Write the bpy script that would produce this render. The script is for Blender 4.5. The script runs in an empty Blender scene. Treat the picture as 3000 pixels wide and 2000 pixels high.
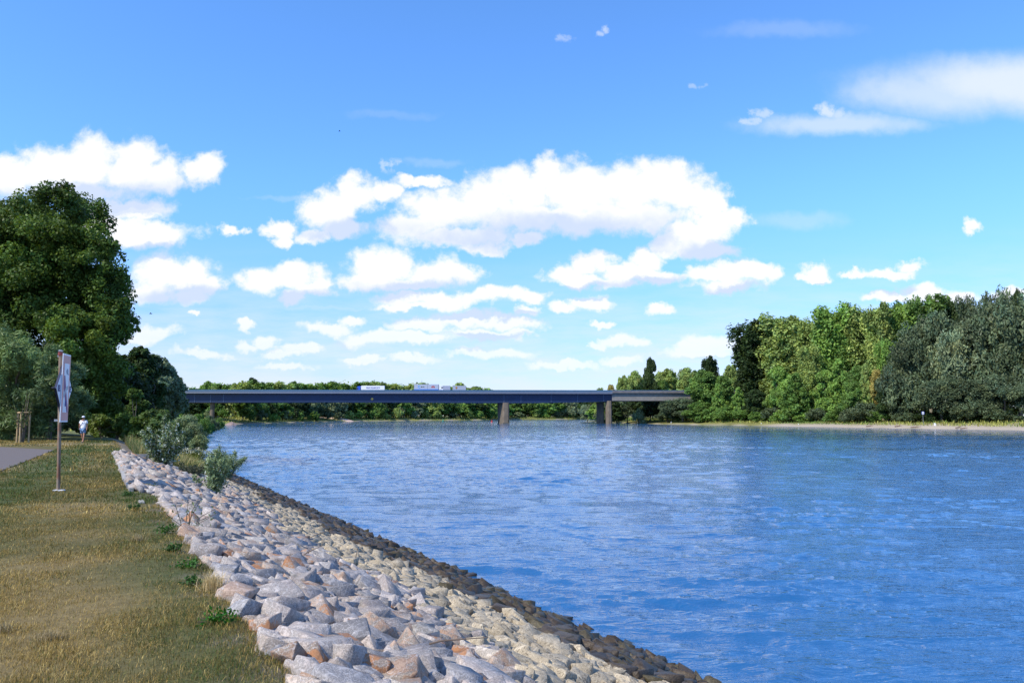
import bpy, bmesh, math, random
import numpy as np
from mathutils import Vector, Matrix, noise as mnoise
R = math.radians
SC = bpy.context.scene
COL = SC.collection
EYE, WATER = 1.7, -3.2
F, PITCH = 2333.0, math.atan2(216.0, 2333.0)
CP, SP = math.cos(PITCH), math.sin(PITCH)

# ------------------------------------------------------------------ camera
cam = bpy.data.cameras.new('camera')
cam.lens = 28.0; cam.sensor_width = 36.0; cam.clip_start = 0.1; cam.clip_end = 20000
camo = bpy.data.objects.new('camera', cam); COL.objects.link(camo)
camo.location = (0, 0, EYE); camo.rotation_euler = (R(90) + PITCH, 0, 0)
SC.camera = camo

# ------------------------------------------------------------------ sun, exposure
SUN_AZ, SUN_EL = (-0.76, -0.58), 47.0
sdir = Vector((SUN_AZ[0], SUN_AZ[1], 0)).normalized() * math.cos(R(SUN_EL)) + Vector((0, 0, math.sin(R(SUN_EL))))
sl = bpy.data.lights.new('sun', 'SUN'); sl.energy = 4.6; sl.angle = R(0.6); sl.color = (1.0, 0.93, 0.80)
so = bpy.data.objects.new('sun', sl); COL.objects.link(so)
so.rotation_euler = sdir.to_track_quat('Z', 'Y').to_euler(); so.location = (0, 0, 60)
SC.view_settings.view_transform = 'Standard'; SC.view_settings.look = 'None'
SC.view_settings.exposure = 0.25; SC.view_settings.gamma = 1.0

# ------------------------------------------------------------------ node helper
class NT:
    def __init__(s, tree): s.t = tree
    def n(s, kind, **kw):
        o = s.t.nodes.new(kind)
        for k, v in kw.items(): setattr(o, k, v)
        return o
    def l(s, a, b): s.t.links.new(a, b)
    def put(s, sock, v):
        if isinstance(v, bpy.types.NodeSocket): s.l(v, sock)
        elif v is not None: sock.default_value = v
    def m(s, op, a, b=None, c=None, clamp=False):
        o = s.n('ShaderNodeMath', operation=op); o.use_clamp = clamp
        s.put(o.inputs[0], a)
        if b is not None: s.put(o.inputs[1], b)
        if c is not None: s.put(o.inputs[2], c)
        return o.outputs[0]
    def v(s, op, a, b=None, c=None):
        o = s.n('ShaderNodeVectorMath', operation=op)
        s.put(o.inputs[0], a)
        if b is not None: s.put(o.inputs[1], b)
        if c is not None: s.put(o.inputs[2], c)
        return o.outputs['Value'] if op in ('LENGTH', 'DOT_PRODUCT', 'DISTANCE') else o.outputs[0]
    def mix(s, f, a, b, mode='MIX'):
        o = s.n('ShaderNodeMix', data_type='RGBA', blend_type=mode)
        s.put(o.inputs[0], f); s.put(o.inputs[6], a); s.put(o.inputs[7], b)
        return o.outputs[2]
    def noise(s, vec, scale, detail=3, rough=0.5, dist=0.0, dim='3D'):
        o = s.n('ShaderNodeTexNoise', noise_dimensions=dim)
        s.put(o.inputs['Vector'], vec); o.inputs['Scale'].default_value = scale
        o.inputs['Detail'].default_value = detail; o.inputs['Roughness'].default_value = rough
        o.inputs['Distortion'].default_value = dist
        return o
    def ss(s, x, a, b, lo=0.0, hi=1.0):
        o = s.n('ShaderNodeMapRange', interpolation_type='SMOOTHSTEP')
        s.put(o.inputs[0], x)
        for i, q in zip((1, 2, 3, 4), (a, b, lo, hi)): o.inputs[i].default_value = q
        return o.outputs[0]
    def lin(s, x, a, b, lo=0.0, hi=1.0):
        o = s.n('ShaderNodeMapRange'); s.put(o.inputs[0], x)
        for i, q in zip((1, 2, 3, 4), (a, b, lo, hi)): o.inputs[i].default_value = q
        return o.outputs[0]

def c4(c): return (c[0], c[1], c[2], 1.0)

def pxdir(px, py):
    a, b = (px - 1500) / F, (1000 - py) / F
    return Vector((a, CP - b * SP, SP + b * CP))

# ------------------------------------------------------------------ world: sky with clouds at infinity, by azimuth and elevation
BLOBS = """
20 520 100 82;140 500 120 88;270 478 130 98;390 500 115 82;480 515 90 62;580 500 75 50;200 560 260 35;
350 612 180 36;430 682 160 44;330 660 120 30;
470 800 110 60;540 810 105 60;440 862 90 36;600 835 60 34;560 872 70 26;
760 815 85 42;870 800 95 45;920 838 60 30;860 868 50 22;
960 610 95 58;1040 570 75 50;1120 560 65 38;1230 525 85 20;1000 662 85 34;930 682 50 28;820 665 62 28;840 695 42 20;680 670 42 18;
1190 662 110 48;1290 610 115 72;1420 588 130 80;1520 560 120 85;1600 505 62 52;1700 555 160 88;1850 548 140 86;1950 538 110 76;2040 570 92 62;2085 605 62 40;1600 640 330 55;1350 688 180 34;1850 630 210 50;1540 705 60 25;1420 722 80 22;
1090 790 92 60;1150 770 90 55;1065 825 85 25;1270 795 112 50;1350 800 74 36;1200 830 160 20;
2100 655 86 60;2020 690 92 55;2145 640 52 42;1955 715 62 42;2060 732 130 30;
1660 800 72 36;1740 772 62 40;1700 815 100 24;1885 752 62 44;1850 800 95 36;1935 810 84 26;1800 828 80 18;
2060 800 62 32;2150 798 92 42;2225 800 52 32;2125 836 120 22;
1660 895 56 20;1730 885 60 25;1930 918 54 19;
1180 870 90 26;1300 880 130 28;1420 865 90 26;1530 865 66 25;1200 893 110 15;
1240 952 90 26;1350 935 110 30;1480 945 110 25;1540 910 45 20;
960 962 90 22;1030 940 50 20;1100 990 120 25;1230 995 100 20;1400 980 150 18;1510 975 66 14;
780 1000 56 22;720 1010 44 18;880 1020 70 15;820 1037 70 14;730 945 32 16;570 925 26 10;450 985 80 30;400 1002 56 20;
1480 1040 100 20;1370 1035 80 15;1200 1050 90 14;1060 1052 70 14;1820 1000 74 20;1750 1010 44 14;
2100 1008 100 34;2060 1032 120 24;1820 1057 70 17;1760 942 42 12;840 1070 90 12;600 1040 70 14;1650 1075 120 14;
2390 795 62 24;2350 806 42 14;2600 800 92 19;2680 780 60 20;2520 806 50 15;2850 664 44 26;
2700 850 90 24;2600 872 62 17;2760 872 120 24;2950 862 70 26;
2395 812 60 16
"""
BODIES = '''250 500 430 112;430 682 175 60;520 812 165 75;830 822 155 66;1010 600 155 88;1620 592 550 125;1180 790 215 74;2090 672 125 82;1680 800 112 50;1870 786 132 60;2130 806 132 48;1360 882 285 40;1380 950 225 36;1700 890 90 28;1230 1000 255 28;2100 1020 130 38;2600 805 135 28;2730 862 195 38;1930 918 56 22;2850 665 50 28;2390 798 66 26;960 962 100 26;780 1002 80 24'''
def build_world():
    w = bpy.data.worlds.new('World'); SC.world = w; w.use_nodes = True
    t = NT(w.node_tree); bg = w.node_tree.nodes['Background']
    w.cycles.sampling_method = 'MANUAL'; w.cycles.sample_map_resolution = 512
    sky = t.n('ShaderNodeTexSky', sky_type='NISHITA'); sky.sun_disc = False
    sky.sun_elevation = R(SUN_EL); sky.sun_rotation = math.atan2(SUN_AZ[0], SUN_AZ[1])
    sky.air_density = 1.0; sky.dust_density = 0.25; sky.ozone_density = 3.0
    d = t.n('ShaderNodeTexCoord').outputs['Generated']
    s = t.n('ShaderNodeSeparateXYZ'); t.l(d, s.inputs[0])
    az = t.m('ARCTAN2', s.outputs[0], s.outputs[1]); el = t.m('ARCSINE', s.outputs[2])
    yy = t.m('MAXIMUM', s.outputs[1], 0.06)      # a flat cloud layer keeps its bases level
    cb = t.n('ShaderNodeCombineXYZ'); t.l(t.m('DIVIDE', s.outputs[0], yy), cb.inputs[0]); t.l(t.m('DIVIDE', s.outputs[2], yy), cb.inputs[1]); p0 = cb.outputs[0]
    # billowing displacement of the cloud outlines
    w1 = t.noise(p0, 16, 6, 0.62).outputs['Color']
    w2 = t.noise(p0, 52, 5, 0.6).outputs['Color']
    dv = t.v('ADD', t.v('MULTIPLY', t.v('SUBTRACT', w1, (0.5, 0.5, 0.5)), (0.075, 0.04, 0)),
             t.v('MULTIPLY', t.v('SUBTRACT', w2, (0.5, 0.5, 0.5)), (0.022, 0.016, 0)))
    p = t.v('ADD', p0, dv)
    bl = []
    for q in BLOBS.replace('\n', '').split(';'):
        if not q.strip(): continue
        x, y, rx, ry = map(float, q.split())
        if rx < 1: continue
        v = pxdir(x, y)
        bl.append((v.x / v.y, v.z / v.y, rx / F / v.y, ry / F / v.y, ry))
    def field(pp, items, k=0.16):
        cur = None
        for i, (a, e, ra, re, _) in enumerate(items):
            if i and i % 10 == 0: pp = t.v('MULTIPLY_ADD', cur, (0, 0, 1), pp)     # z is ignored below; keeps the node order short
            mp = t.n('ShaderNodeMapping', vector_type='POINT')
            mp.inputs['Location'].default_value = (-a / ra, -e / re, 0); mp.inputs['Scale'].default_value = (1 / ra, 1 / re, 0)
            t.l(pp, mp.inputs[0]); ln = t.v('LENGTH', mp.outputs[0])
            cur = ln if cur is None else t.m('SMOOTH_MIN', cur, ln, k)
        return cur
    bodies = []
    for q in BODIES.split(';'):
        x, y, rx, ry = map(float, q.split()); v = pxdir(x, y); bodies.append((v.x / v.y, v.z / v.y, rx / F / v.y, ry / F / v.y, ry))
    f1 = field(p, bl)
    f2 = field(t.v('ADD', p, (-0.009, 0.020, 0)), bodies, 0.10)
    f3 = field(p, bodies, 0.10)
    nz = t.noise(p0, 30, 8, 0.62).outputs[0]
    D = t.m('ADD', t.m('SUBTRACT', 1.16, f1), t.m('MULTIPLY', t.m('SUBTRACT', nz, 0.5), 1.35))
    # the lower rows towards the horizon are thinner
    thin = t.ss(el, 0.03, 0.16, 0.55, 1.0)
    alpha = t.m('MULTIPLY', t.m('MULTIPLY', t.ss(D, -0.02, 0.62), thin), t.ss(el, 0.380, 0.352, 0.42, 1.0))
    # soft high bands
    soft = None
    for (x, y, rx, ry, k) in ((3050, 248, 640, 112, 1.0), (2760, 268, 360, 96, .75), (2460, 366, 330, 42, .68), (2425, 322, 42, 34, .85), (2470, 340, 62, 26, .7), (2230, 336, 34, 22, .6), (2196, 356, 34, 16, .6), (1775, 80, 26, 16, .55), (1750, 96, 26, 12, .5), (1634, 112, 22, 14, .35), (1142, 488, 22, 26, .5), (2032, 258, 22, 12, .35), (2300, 88, 260, 34, .16), (2330, 650, 170, 34, .28), (1150, 340, 150, 18, .10), (1260, 475, 130, 16, .18), (850, 580, 130, 10, .18), (950, 900, 260, 8, .3), (2750, 215, 260, 40, .35)):
        v = pxdir(x, y); a, e = v.x / v.y, v.z / v.y
        mp = t.n('ShaderNodeMapping', vector_type='POINT')
        mp.inputs['Location'].default_value = (-a / rx * F, -e / ry * F, 0); mp.inputs['Scale'].default_value = (F / rx, F / ry, 0)
        t.l(t.v('ADD', p0, t.v('MULTIPLY', dv, (1.5, 0.65, 0))), mp.inputs[0])
        o = t.ss(t.v('LENGTH', mp.outputs[0]), 1.15, 0.25, 0.0, k)
        soft = o if soft is None else t.m('MAXIMUM', soft, o)
    # streaky veil near the horizon and clouds elsewhere in the sky
    st = t.noise(t.v('MULTIPLY', p0, (5, 26, 1)), 1.6, 6, 0.6).outputs[0]
    veil = t.m('MULTIPLY', t.ss(el, 0.22, 0.02), t.lin(st, 0.34, 0.62, 0.05, 0.80), clamp=True)
    gp = t.v('MULTIPLY', d, (1, 1, 2.4))
    gn = t.noise(gp, 2.6, 7, 0.6).outputs[0]
    outside = t.m('MAXIMUM', t.ss(t.m('ABSOLUTE', az), 0.62, 0.8), t.ss(el, 0.50, 0.7))
    oth = t.m('MULTIPLY', t.ss(gn, 0.53, 0.66), outside)
    thinc = t.m('MAXIMUM', t.m('MAXIMUM', soft, veil), t.m('MULTIPLY', oth, 0.9))
    # sunlit tops, shaded bases
    grad = t.m('SUBTRACT', f3, f2)
    lit = t.ss(t.m('ADD', grad, t.m('MULTIPLY', t.m('SUBTRACT', w2, 0.5), 0.50)), 0.38, -0.03)
    shade = t.m('MULTIPLY', t.m('SUBTRACT', 1.0, lit), t.ss(f3, 1.35, 1.0)); lit = t.m('SUBTRACT', 1.0, t.m('MULTIPLY', shade, 0.95))
    sk = t.mix(1.0, sky.outputs[0], t.mix(t.ss(el, 0.0, 0.30), (0.98, 1.10, 1.62, 1), (1.12, 1.75, 2.45, 1)), 'MULTIPLY')
    ccol = t.mix(lit, (5.6, 6.5, 8.4, 1), (8.9, 8.9, 9.0, 1))
    c = t.mix(t.m('MULTIPLY', thinc, 0.92), sk, (7.0, 7.7, 8.6, 1))
    c = t.mix(t.m('MULTIPLY', alpha, 0.97), c, ccol)
    t.l(c, bg.inputs[0]); bg.inputs[1].default_value = 0.1
build_world()

# ------------------------------------------------------------------ cycles
SC.render.engine = 'CYCLES'
SC.cycles.use_denoising = True; SC.cycles.denoising_prefilter = 'NONE'
SC.cycles.max_bounces = 6; SC.cycles.diffuse_bounces = 3; SC.cycles.glossy_bounces = 3
SC.cycles.transmission_bounces = 4; SC.cycles.transparent_max_bounces = 6
SC.cycles.caustics_reflective = False; SC.cycles.caustics_refractive = False

# ------------------------------------------------------------------ geometry helpers
rng = np.random.default_rng(7)

def tag(o, label=None, cat=None, group=None, kind=None):
    if label: o['label'] = label
    if cat: o['category'] = cat
    if group: o['group'] = group
    if kind: o['kind'] = kind
    return o

def empty(name, loc, label=None, cat=None, group=None, rz=0.0):
    o = bpy.data.objects.new(name, None); COL.objects.link(o)
    o.location = loc; o.rotation_euler = (0, 0, rz); o.empty_display_size = 0.3
    return tag(o, label, cat, group)

def npmesh(name, V, Fc, mat=None, tint=None, smooth=False, mats=None, midx=None):
    """V (n,3); Fc: (m,k) int array; tint (n,4) point colours"""
    me = bpy.data.meshes.new(name)
    V = np.asarray(V, dtype=np.float32); Fc = np.asarray(Fc, dtype=np.int32)
    me.vertices.add(len(V)); me.vertices.foreach_set('co', V.ravel())
    k = Fc.shape[1]
    me.loops.add(Fc.size); me.loops.foreach_set('vertex_index', Fc.ravel())
    me.polygons.add(len(Fc)); me.polygons.foreach_set('loop_start', np.arange(0, Fc.size, k, dtype=np.int32))
    me.polygons.foreach_set('loop_total', np.full(len(Fc), k, dtype=np.int32))
    if smooth: me.polygons.foreach_set('use_smooth', np.ones(len(Fc), dtype=bool))
    me.update(calc_edges=True)
    a = me.attributes.new('tint', 'FLOAT_COLOR', 'POINT')
    if tint is None: tint = np.ones((len(V), 4), dtype=np.float32)
    a.data.foreach_set('color', np.asarray(tint, dtype=np.float32).ravel())
    if mat: me.materials.append(mat)
    return me

def link(name, me, parent=None, loc=None, color=None):
    o = bpy.data.objects.new(name, me); COL.objects.link(o)
    if parent is not None: o.parent = parent
    if loc is not None: o.location = loc
    if color is not None: o.color = color
    return o

class MB:
    def __init__(s): s.v = []; s.f = []
    def add(s, vs, fs):
        b = len(s.v); s.v += [tuple(x) for x in vs]; s.f += [tuple(b + i for i in f) for f in fs]; return s
    def box(s, c, d, rz=0.0, taper=1.0):
        x, y, z = d[0] / 2, d[1] / 2, d[2] / 2; vs = []
        for dz in (-1, 1):
            k = taper if dz > 0 else 1
            for ax, ay in ((-1, -1), (1, -1), (1, 1), (-1, 1)):
                px, py = ax * x * k, ay * y * k
                vs.append((c[0] + px * math.cos(rz) - py * math.sin(rz), c[1] + px * math.sin(rz) + py * math.cos(rz), c[2] + dz * z))
        return s.add(vs, [(3, 2, 1, 0), (4, 5, 6, 7), (0, 1, 5, 4), (1, 2, 6, 5), (2, 3, 7, 6), (3, 0, 4, 7)])
    def tube(s, pts, rs, n=8, cap=True):
        pts = [Vector(p) for p in pts]; vs = []; N = len(pts)
        for i, p in enumerate(pts):
            t = (pts[min(i + 1, N - 1)] - pts[max(i - 1, 0)])
            t = t.normalized() if t.length > 1e-9 else Vector((0, 0, 1))
            a = t.cross(Vector((0.31, 0.95, 0.05))).normalized(); b = t.cross(a)
            for k in range(n):
                an = 2 * math.pi * k / n; vs.append(p + (a * math.cos(an) + b * math.sin(an)) * rs[i])
        fs = []
        for i in range(N - 1):
            for k in range(n):
                k2 = (k + 1) % n; fs.append((i * n + k, i * n + k2, (i + 1) * n + k2, (i + 1) * n + k))
        if cap: fs += [tuple(range(n))[::-1], tuple((N - 1) * n + k for k in range(n))]
        return s.add(vs, fs)
    def prism(s, poly, a, b, axis=1):
        """poly of 2D points extruded along axis from a to b"""
        n = len(poly)
        def P(q, h):
            return (q[0], h, q[1]) if axis == 1 else ((h, q[0], q[1]) if axis == 0 else (q[0], q[1], h))
        vs = [P(q, a) for q in poly] + [P(q, b) for q in poly]
        fs = [tuple(range(n)), tuple(range(2 * n - 1, n - 1, -1))] + [((i + 1) % n, i, n + i, n + (i + 1) % n) for i in range(n)]
        return s.add(vs, fs)
    def build(s, name, mat, parent=None, bevel=0.0, smooth=False, color=None, xf=None):
        me = bpy.data.meshes.new(name); me.from_pydata(s.v, [], s.f); me.update()
        bm = bmesh.new(); bm.from_mesh(me)
        bmesh.ops.recalc_face_normals(bm, faces=bm.faces)
        if bevel: bmesh.ops.bevel(bm, geom=bm.edges[:], offset=bevel, segments=2, affect='EDGES', clamp_overlap=True)
        if smooth:
            for f in bm.faces: f.smooth = True
        if xf is not None: bm.transform(xf)
        bm.to_mesh(me); bm.free()
        a = me.attributes.new('tint', 'FLOAT_COLOR', 'POINT')
        a.data.foreach_set('color', np.ones(len(me.vertices) * 4, dtype=np.float32))
        me.materials.append(mat)
        o = link(name, me, parent, color=color)
        return o

def hashgrid(ix, iy, seed):
    h = (ix.astype(np.int64) * 374761393 + iy.astype(np.int64) * 668265263 + seed * 1442695041) & 0xffffffff
    h = ((h ^ (h >> 13)) * 1274126177) & 0xffffffff
    return ((h ^ (h >> 16)) & 0xffff) / 65535.0
def vnoise(x, y, seed=0):
    ix, iy = np.floor(x), np.floor(y); fx, fy = x - ix, y - iy
    fx = fx * fx * (3 - 2 * fx); fy = fy * fy * (3 - 2 * fy); ix = ix.astype(np.int64); iy = iy.astype(np.int64)
    a, b = hashgrid(ix, iy, seed), hashgrid(ix + 1, iy, seed); c, d = hashgrid(ix, iy + 1, seed), hashgrid(ix + 1, iy + 1, seed)
    return (a * (1 - fx) + b * fx) * (1 - fy) + (c * (1 - fx) + d * fx) * fy
def fbm(x, y, seed=0, octv=4):
    s = 0; a = 0.5; t = 0
    for i in range(octv):
        s = s + a * vnoise(x * 2 ** i, y * 2 ** i, seed + i * 17); t += a; a *= 0.55
    return s / t

# ------------------------------------------------------------------ where things are
EU, EN = np.array([-0.4614, 0.8872]), np.array([0.8872, 0.4614])        # along the bank / towards the river
def st(x, y): return (-(x - 1.25) * 0.4614 + y * 0.8872, (x - 1.25) * 0.8872 + y * 0.4614)
def xy(s, t): return (1.25 - 0.4614 * s + 0.8872 * t, 0.8872 * s + 0.4614 * t)
WL = [(60, -95), (16.3, -10), (-26, 73), (-80, 204), (-131, 336), (-148, 408), (-153, 457), (-142, 602), (-128, 635), (-92, 714), (-21, 816), (0, 900), (82, 960), (300, 1150), (700, 1500), (2600, 2600)]
WR = [(330, -400), (230, 0), (200, 150), (166, 259), (142, 303), (118, 364), (98, 400), (80, 449), (54, 614), (75, 720), (180, 900), (420, 1150), (820, 1430), (2700, 2450)]
def at(px, py, z=0.0):
    d = pxdir(px, py); k = (z - EYE) / d.z; return Vector((0, 0, EYE)) + d * k
def xat(px, Y, z=0.0): return (px - 1500) / F * (Y * CP + (z - EYE) * SP)
def zat(py, Y):
    a = (1000 - py) / F; return EYE + Y * (a * CP + SP) / (CP - a * SP)
def ybank(px, line):
    """depth at which the bearing of pixel column px crosses a bank line (first hit in list order)"""
    k = (px - 1500) / F
    for (x0, y0), (x1, y1) in zip(line[:-1], line[1:]):
        a, b = x0 - k * y0, x1 - k * y1
        if a * b <= 0 and max(y0, y1) > 40:
            u = a / (a - b) if a != b else 0; y = y0 + (y1 - y0) * u
            if y > 40: return y
    return None
def yfar(px):
    k = (px - 1500) / F; h = []
    for (x0, y0), (x1, y1) in zip(WL[:-1], WL[1:]):
        a, b = x0 - k * y0, x1 - k * y1
        if a * b <= 0 and a != b: h.append(y0 + (y1 - y0) * a / (a - b))
    return max(h) if h and max(h) > 440 else 560.0
def segdist(x, y, line):
    best = np.full(x.shape, 1e9); sign = np.ones(x.shape)
    for (x0, y0), (x1, y1) in zip(line[:-1], line[1:]):
        dx, dy = x1 - x0, y1 - y0; L = dx * dx + dy * dy
        u = np.clip(((x - x0) * dx + (y - y0) * dy) / L, 0, 1)
        qx, qy = x - (x0 + u * dx), y - (y0 + u * dy); d = np.hypot(qx, qy)
        cr = dx * qy - dy * qx
        m = d < best; best = np.where(m, d, best); sign = np.where(m, np.sign(cr), sign)
    return best * sign          # positive on the left of the line's direction
def bankprof(d, k0, top, top_d, water=WATER):
    return np.where(d < 0, np.maximum(water + d * 0.3, -7.5), np.where(d < top_d, water + (top - water) * np.minimum(d * 1.0 / top_d, 1), top))
def ground_z(x, y):
    x = np.asarray(x, dtype=float); y = np.asarray(y, dtype=float)
    dl = segdist(x, y, WL); dr = -segdist(x, y, WR)
    s, t = st(x, y)
    near = -0.3624 * t
    near = np.where(near > 0, 0, near)
    zfar = bankprof(dl, 0, -0.3, 20)
    wf = np.clip((y - 60) / 60, 0, 1)
    zn = np.where(dl > 0, near, np.maximum(WATER + dl * 0.36, -7.5))
    zl = zn * (1 - wf) + zfar * wf
    dr2 = np.maximum(dr, -60)
    zr = np.where(dr2 < 0, np.maximum(WATER + dr2 * 0.2, -7.5), np.where(dr2 < 16, WATER + dr2 * 0.085, np.where(dr2 < 30, WATER + 1.36 + (dr2 - 16) * 0.09, WATER + 2.6)))
    return np.maximum(zl, zr)
def gz(x, y): return float(ground_z(np.array([x]), np.array([y]))[0])

# ------------------------------------------------------------------ materials
def material(name):
    m = bpy.data.materials.new(name); m.use_nodes = True
    t = NT(m.node_tree); b = m.node_tree.nodes['Principled BSDF']
    return m, t, b
def paint(name, col, rough=0.5, metal=0.0, var=0.12, scale=4.0, bump=0.0):
    m, t, b = material(name)
    pos = t.n('ShaderNodeNewGeometry').outputs['Position']
    n = t.noise(pos, scale, 5, 0.6).outputs[0]
    k = t.lin(n, 0.25, 0.75, 1 - var, 1 + var)
    c = t.v('SCALE', tuple(col)); nd = c.node; t.l(k, nd.inputs['Scale'])
    t.l(c, b.inputs['Base Color']); b.inputs['Roughness'].default_value = rough; b.inputs['Metallic'].default_value = metal
    if bump:
        bp = t.n('ShaderNodeBump'); bp.inputs['Strength'].default_value = bump; bp.inputs['Distance'].default_value = 0.02
        t.l(t.noise(pos, scale * 8, 4).outputs[0], bp.inputs['Height']); t.l(bp.outputs[0], b.inputs['Normal'])
    return m
def attr_color(t):
    a = t.n('ShaderNodeAttribute', attribute_name='tint'); oi = t.n('ShaderNodeObjectInfo')
    return t.mix(1.0, a.outputs['Color'], oi.outputs['Color'], 'MULTIPLY'), t.m('MULTIPLY', a.outputs['Alpha'], oi.outputs['Alpha']), a, oi

def leaf_material(name, rough=0.5, trans=0.28, warm=(1.25, 1.18, 0.55)):
    m, t, b = material(name)
    c, al, a, oi = attr_color(t)
    t.l(c, b.inputs['Base Color']); b.inputs['Roughness'].default_value = rough
    b.inputs['Specular IOR Level'].default_value = 0.18
    tr = t.n('ShaderNodeBsdfTranslucent'); t.l(t.mix(1.0, c, (*warm, 1), 'MULTIPLY'), tr.inputs[0])
    mx = t.n('ShaderNodeMixShader'); mx.inputs[0].default_value = trans
    t.l(b.outputs[0], mx.inputs[1]); t.l(tr.outputs[0], mx.inputs[2])
    t.l(mx.outputs[0], m.node_tree.nodes['Material Output'].inputs[0])
    return m
LEAF = leaf_material('leaf')
WILLOW = leaf_material('willow_leaf', 0.45, 0.18, (1.1, 1.15, 0.7))
GRASS = leaf_material('grass_blade', 0.6, 0.2, (1.15, 1.1, 0.7))
BARK = paint('bark', (0.13, 0.105, 0.08), 0.9, var=0.35, scale=2.5)
PALEBARK = paint('pale_bark', (0.30, 0.27, 0.22), 0.9, var=0.35, scale=2.5)

def rock_material(name, base, dark, rough=0.75, rust=True, crack=0.0, spec=0.4):
    m, t, b = material(name)
    pos = t.n('ShaderNodeNewGeometry').outputs['Position']
    c, al, a, oi = attr_color(t)
    big = t.noise(pos, 3.0, 4, 0.6).outputs[0]
    fine = t.noise(pos, 90.0, 3, 0.7).outputs[0]
    mid = t.noise(pos, 14.0, 6, 0.65).outputs[0]
    col = t.mix(t.ss(fine, 0.42, 0.66), (*dark, 1), (*base, 1))
    col = t.mix(t.ss(mid, 0.52, 0.62, 0, 0.55), col, tuple(min(1, x * 1.35) for x in base) + (1,))
    col = t.mix(1.0, col, c, 'MULTIPLY')
    if rust:
        rm = t.m('MULTIPLY', t.ss(t.m('ADD', big, t.m('MULTIPLY', t.m('SUBTRACT', mid, 0.5), 0.7)), 0.46, 0.56), al)
        rc = t.mix(mid, (0.26, 0.085, 0.022, 1), (0.44, 0.21, 0.085, 1))
        col = t.mix(t.m('MULTIPLY', rm, 0.85), col, rc)
        # pale crystalline veins
        vo = t.n('ShaderNodeTexVoronoi', feature='DISTANCE_TO_EDGE'); vo.inputs['Scale'].default_value = 7
        t.l(t.v('ADD', pos, t.v('MULTIPLY', t.noise(pos, 5, 3).outputs['Color'], (0.3, 0.3, 0.3))), vo.inputs['Vector'])
        col = t.mix(t.ss(vo.outputs['Distance'], 0.02, 0.0, 0, 0.5), col, (0.62, 0.60, 0.60, 1))
    if crack:
        cr = t.noise(pos, 22, 7, 0.72, 1.2).outputs[0]
        col = t.mix(t.m('MULTIPLY', t.ss(cr, 0.52, 0.62), crack), col, (0.055, 0.04, 0.025, 1))
    t.l(col, b.inputs['Base Color']); b.inputs['Roughness'].default_value = rough; b.inputs['Specular IOR Level'].default_value = spec
    bp = t.n('ShaderNodeBump'); bp.inputs['Strength'].default_value = 0.85; bp.inputs['Distance'].default_value = 0.02
    t.l(t.m('ADD', mid, t.m('MULTIPLY', fine, 0.35)), bp.inputs['Height']); t.l(bp.outputs[0], b.inputs['Normal'])
    return m
GRANITE = rock_material('granite', (0.47, 0.425, 0.375), (0.25, 0.225, 0.20))
TANROCK = rock_material('tan_rock', (0.47, 0.405, 0.30), (0.31, 0.26, 0.19), 0.9, rust=False, crack=0.75)
WETROCK = rock_material('wet_rock', (0.085, 0.060, 0.034), (0.030, 0.021, 0.012), 0.5, rust=False, crack=0.5, spec=0.5)
CONCRETE = paint('concrete', (0.22, 0.20, 0.175), 0.85, var=0.2, scale=0.6, bump=0.3)

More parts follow.
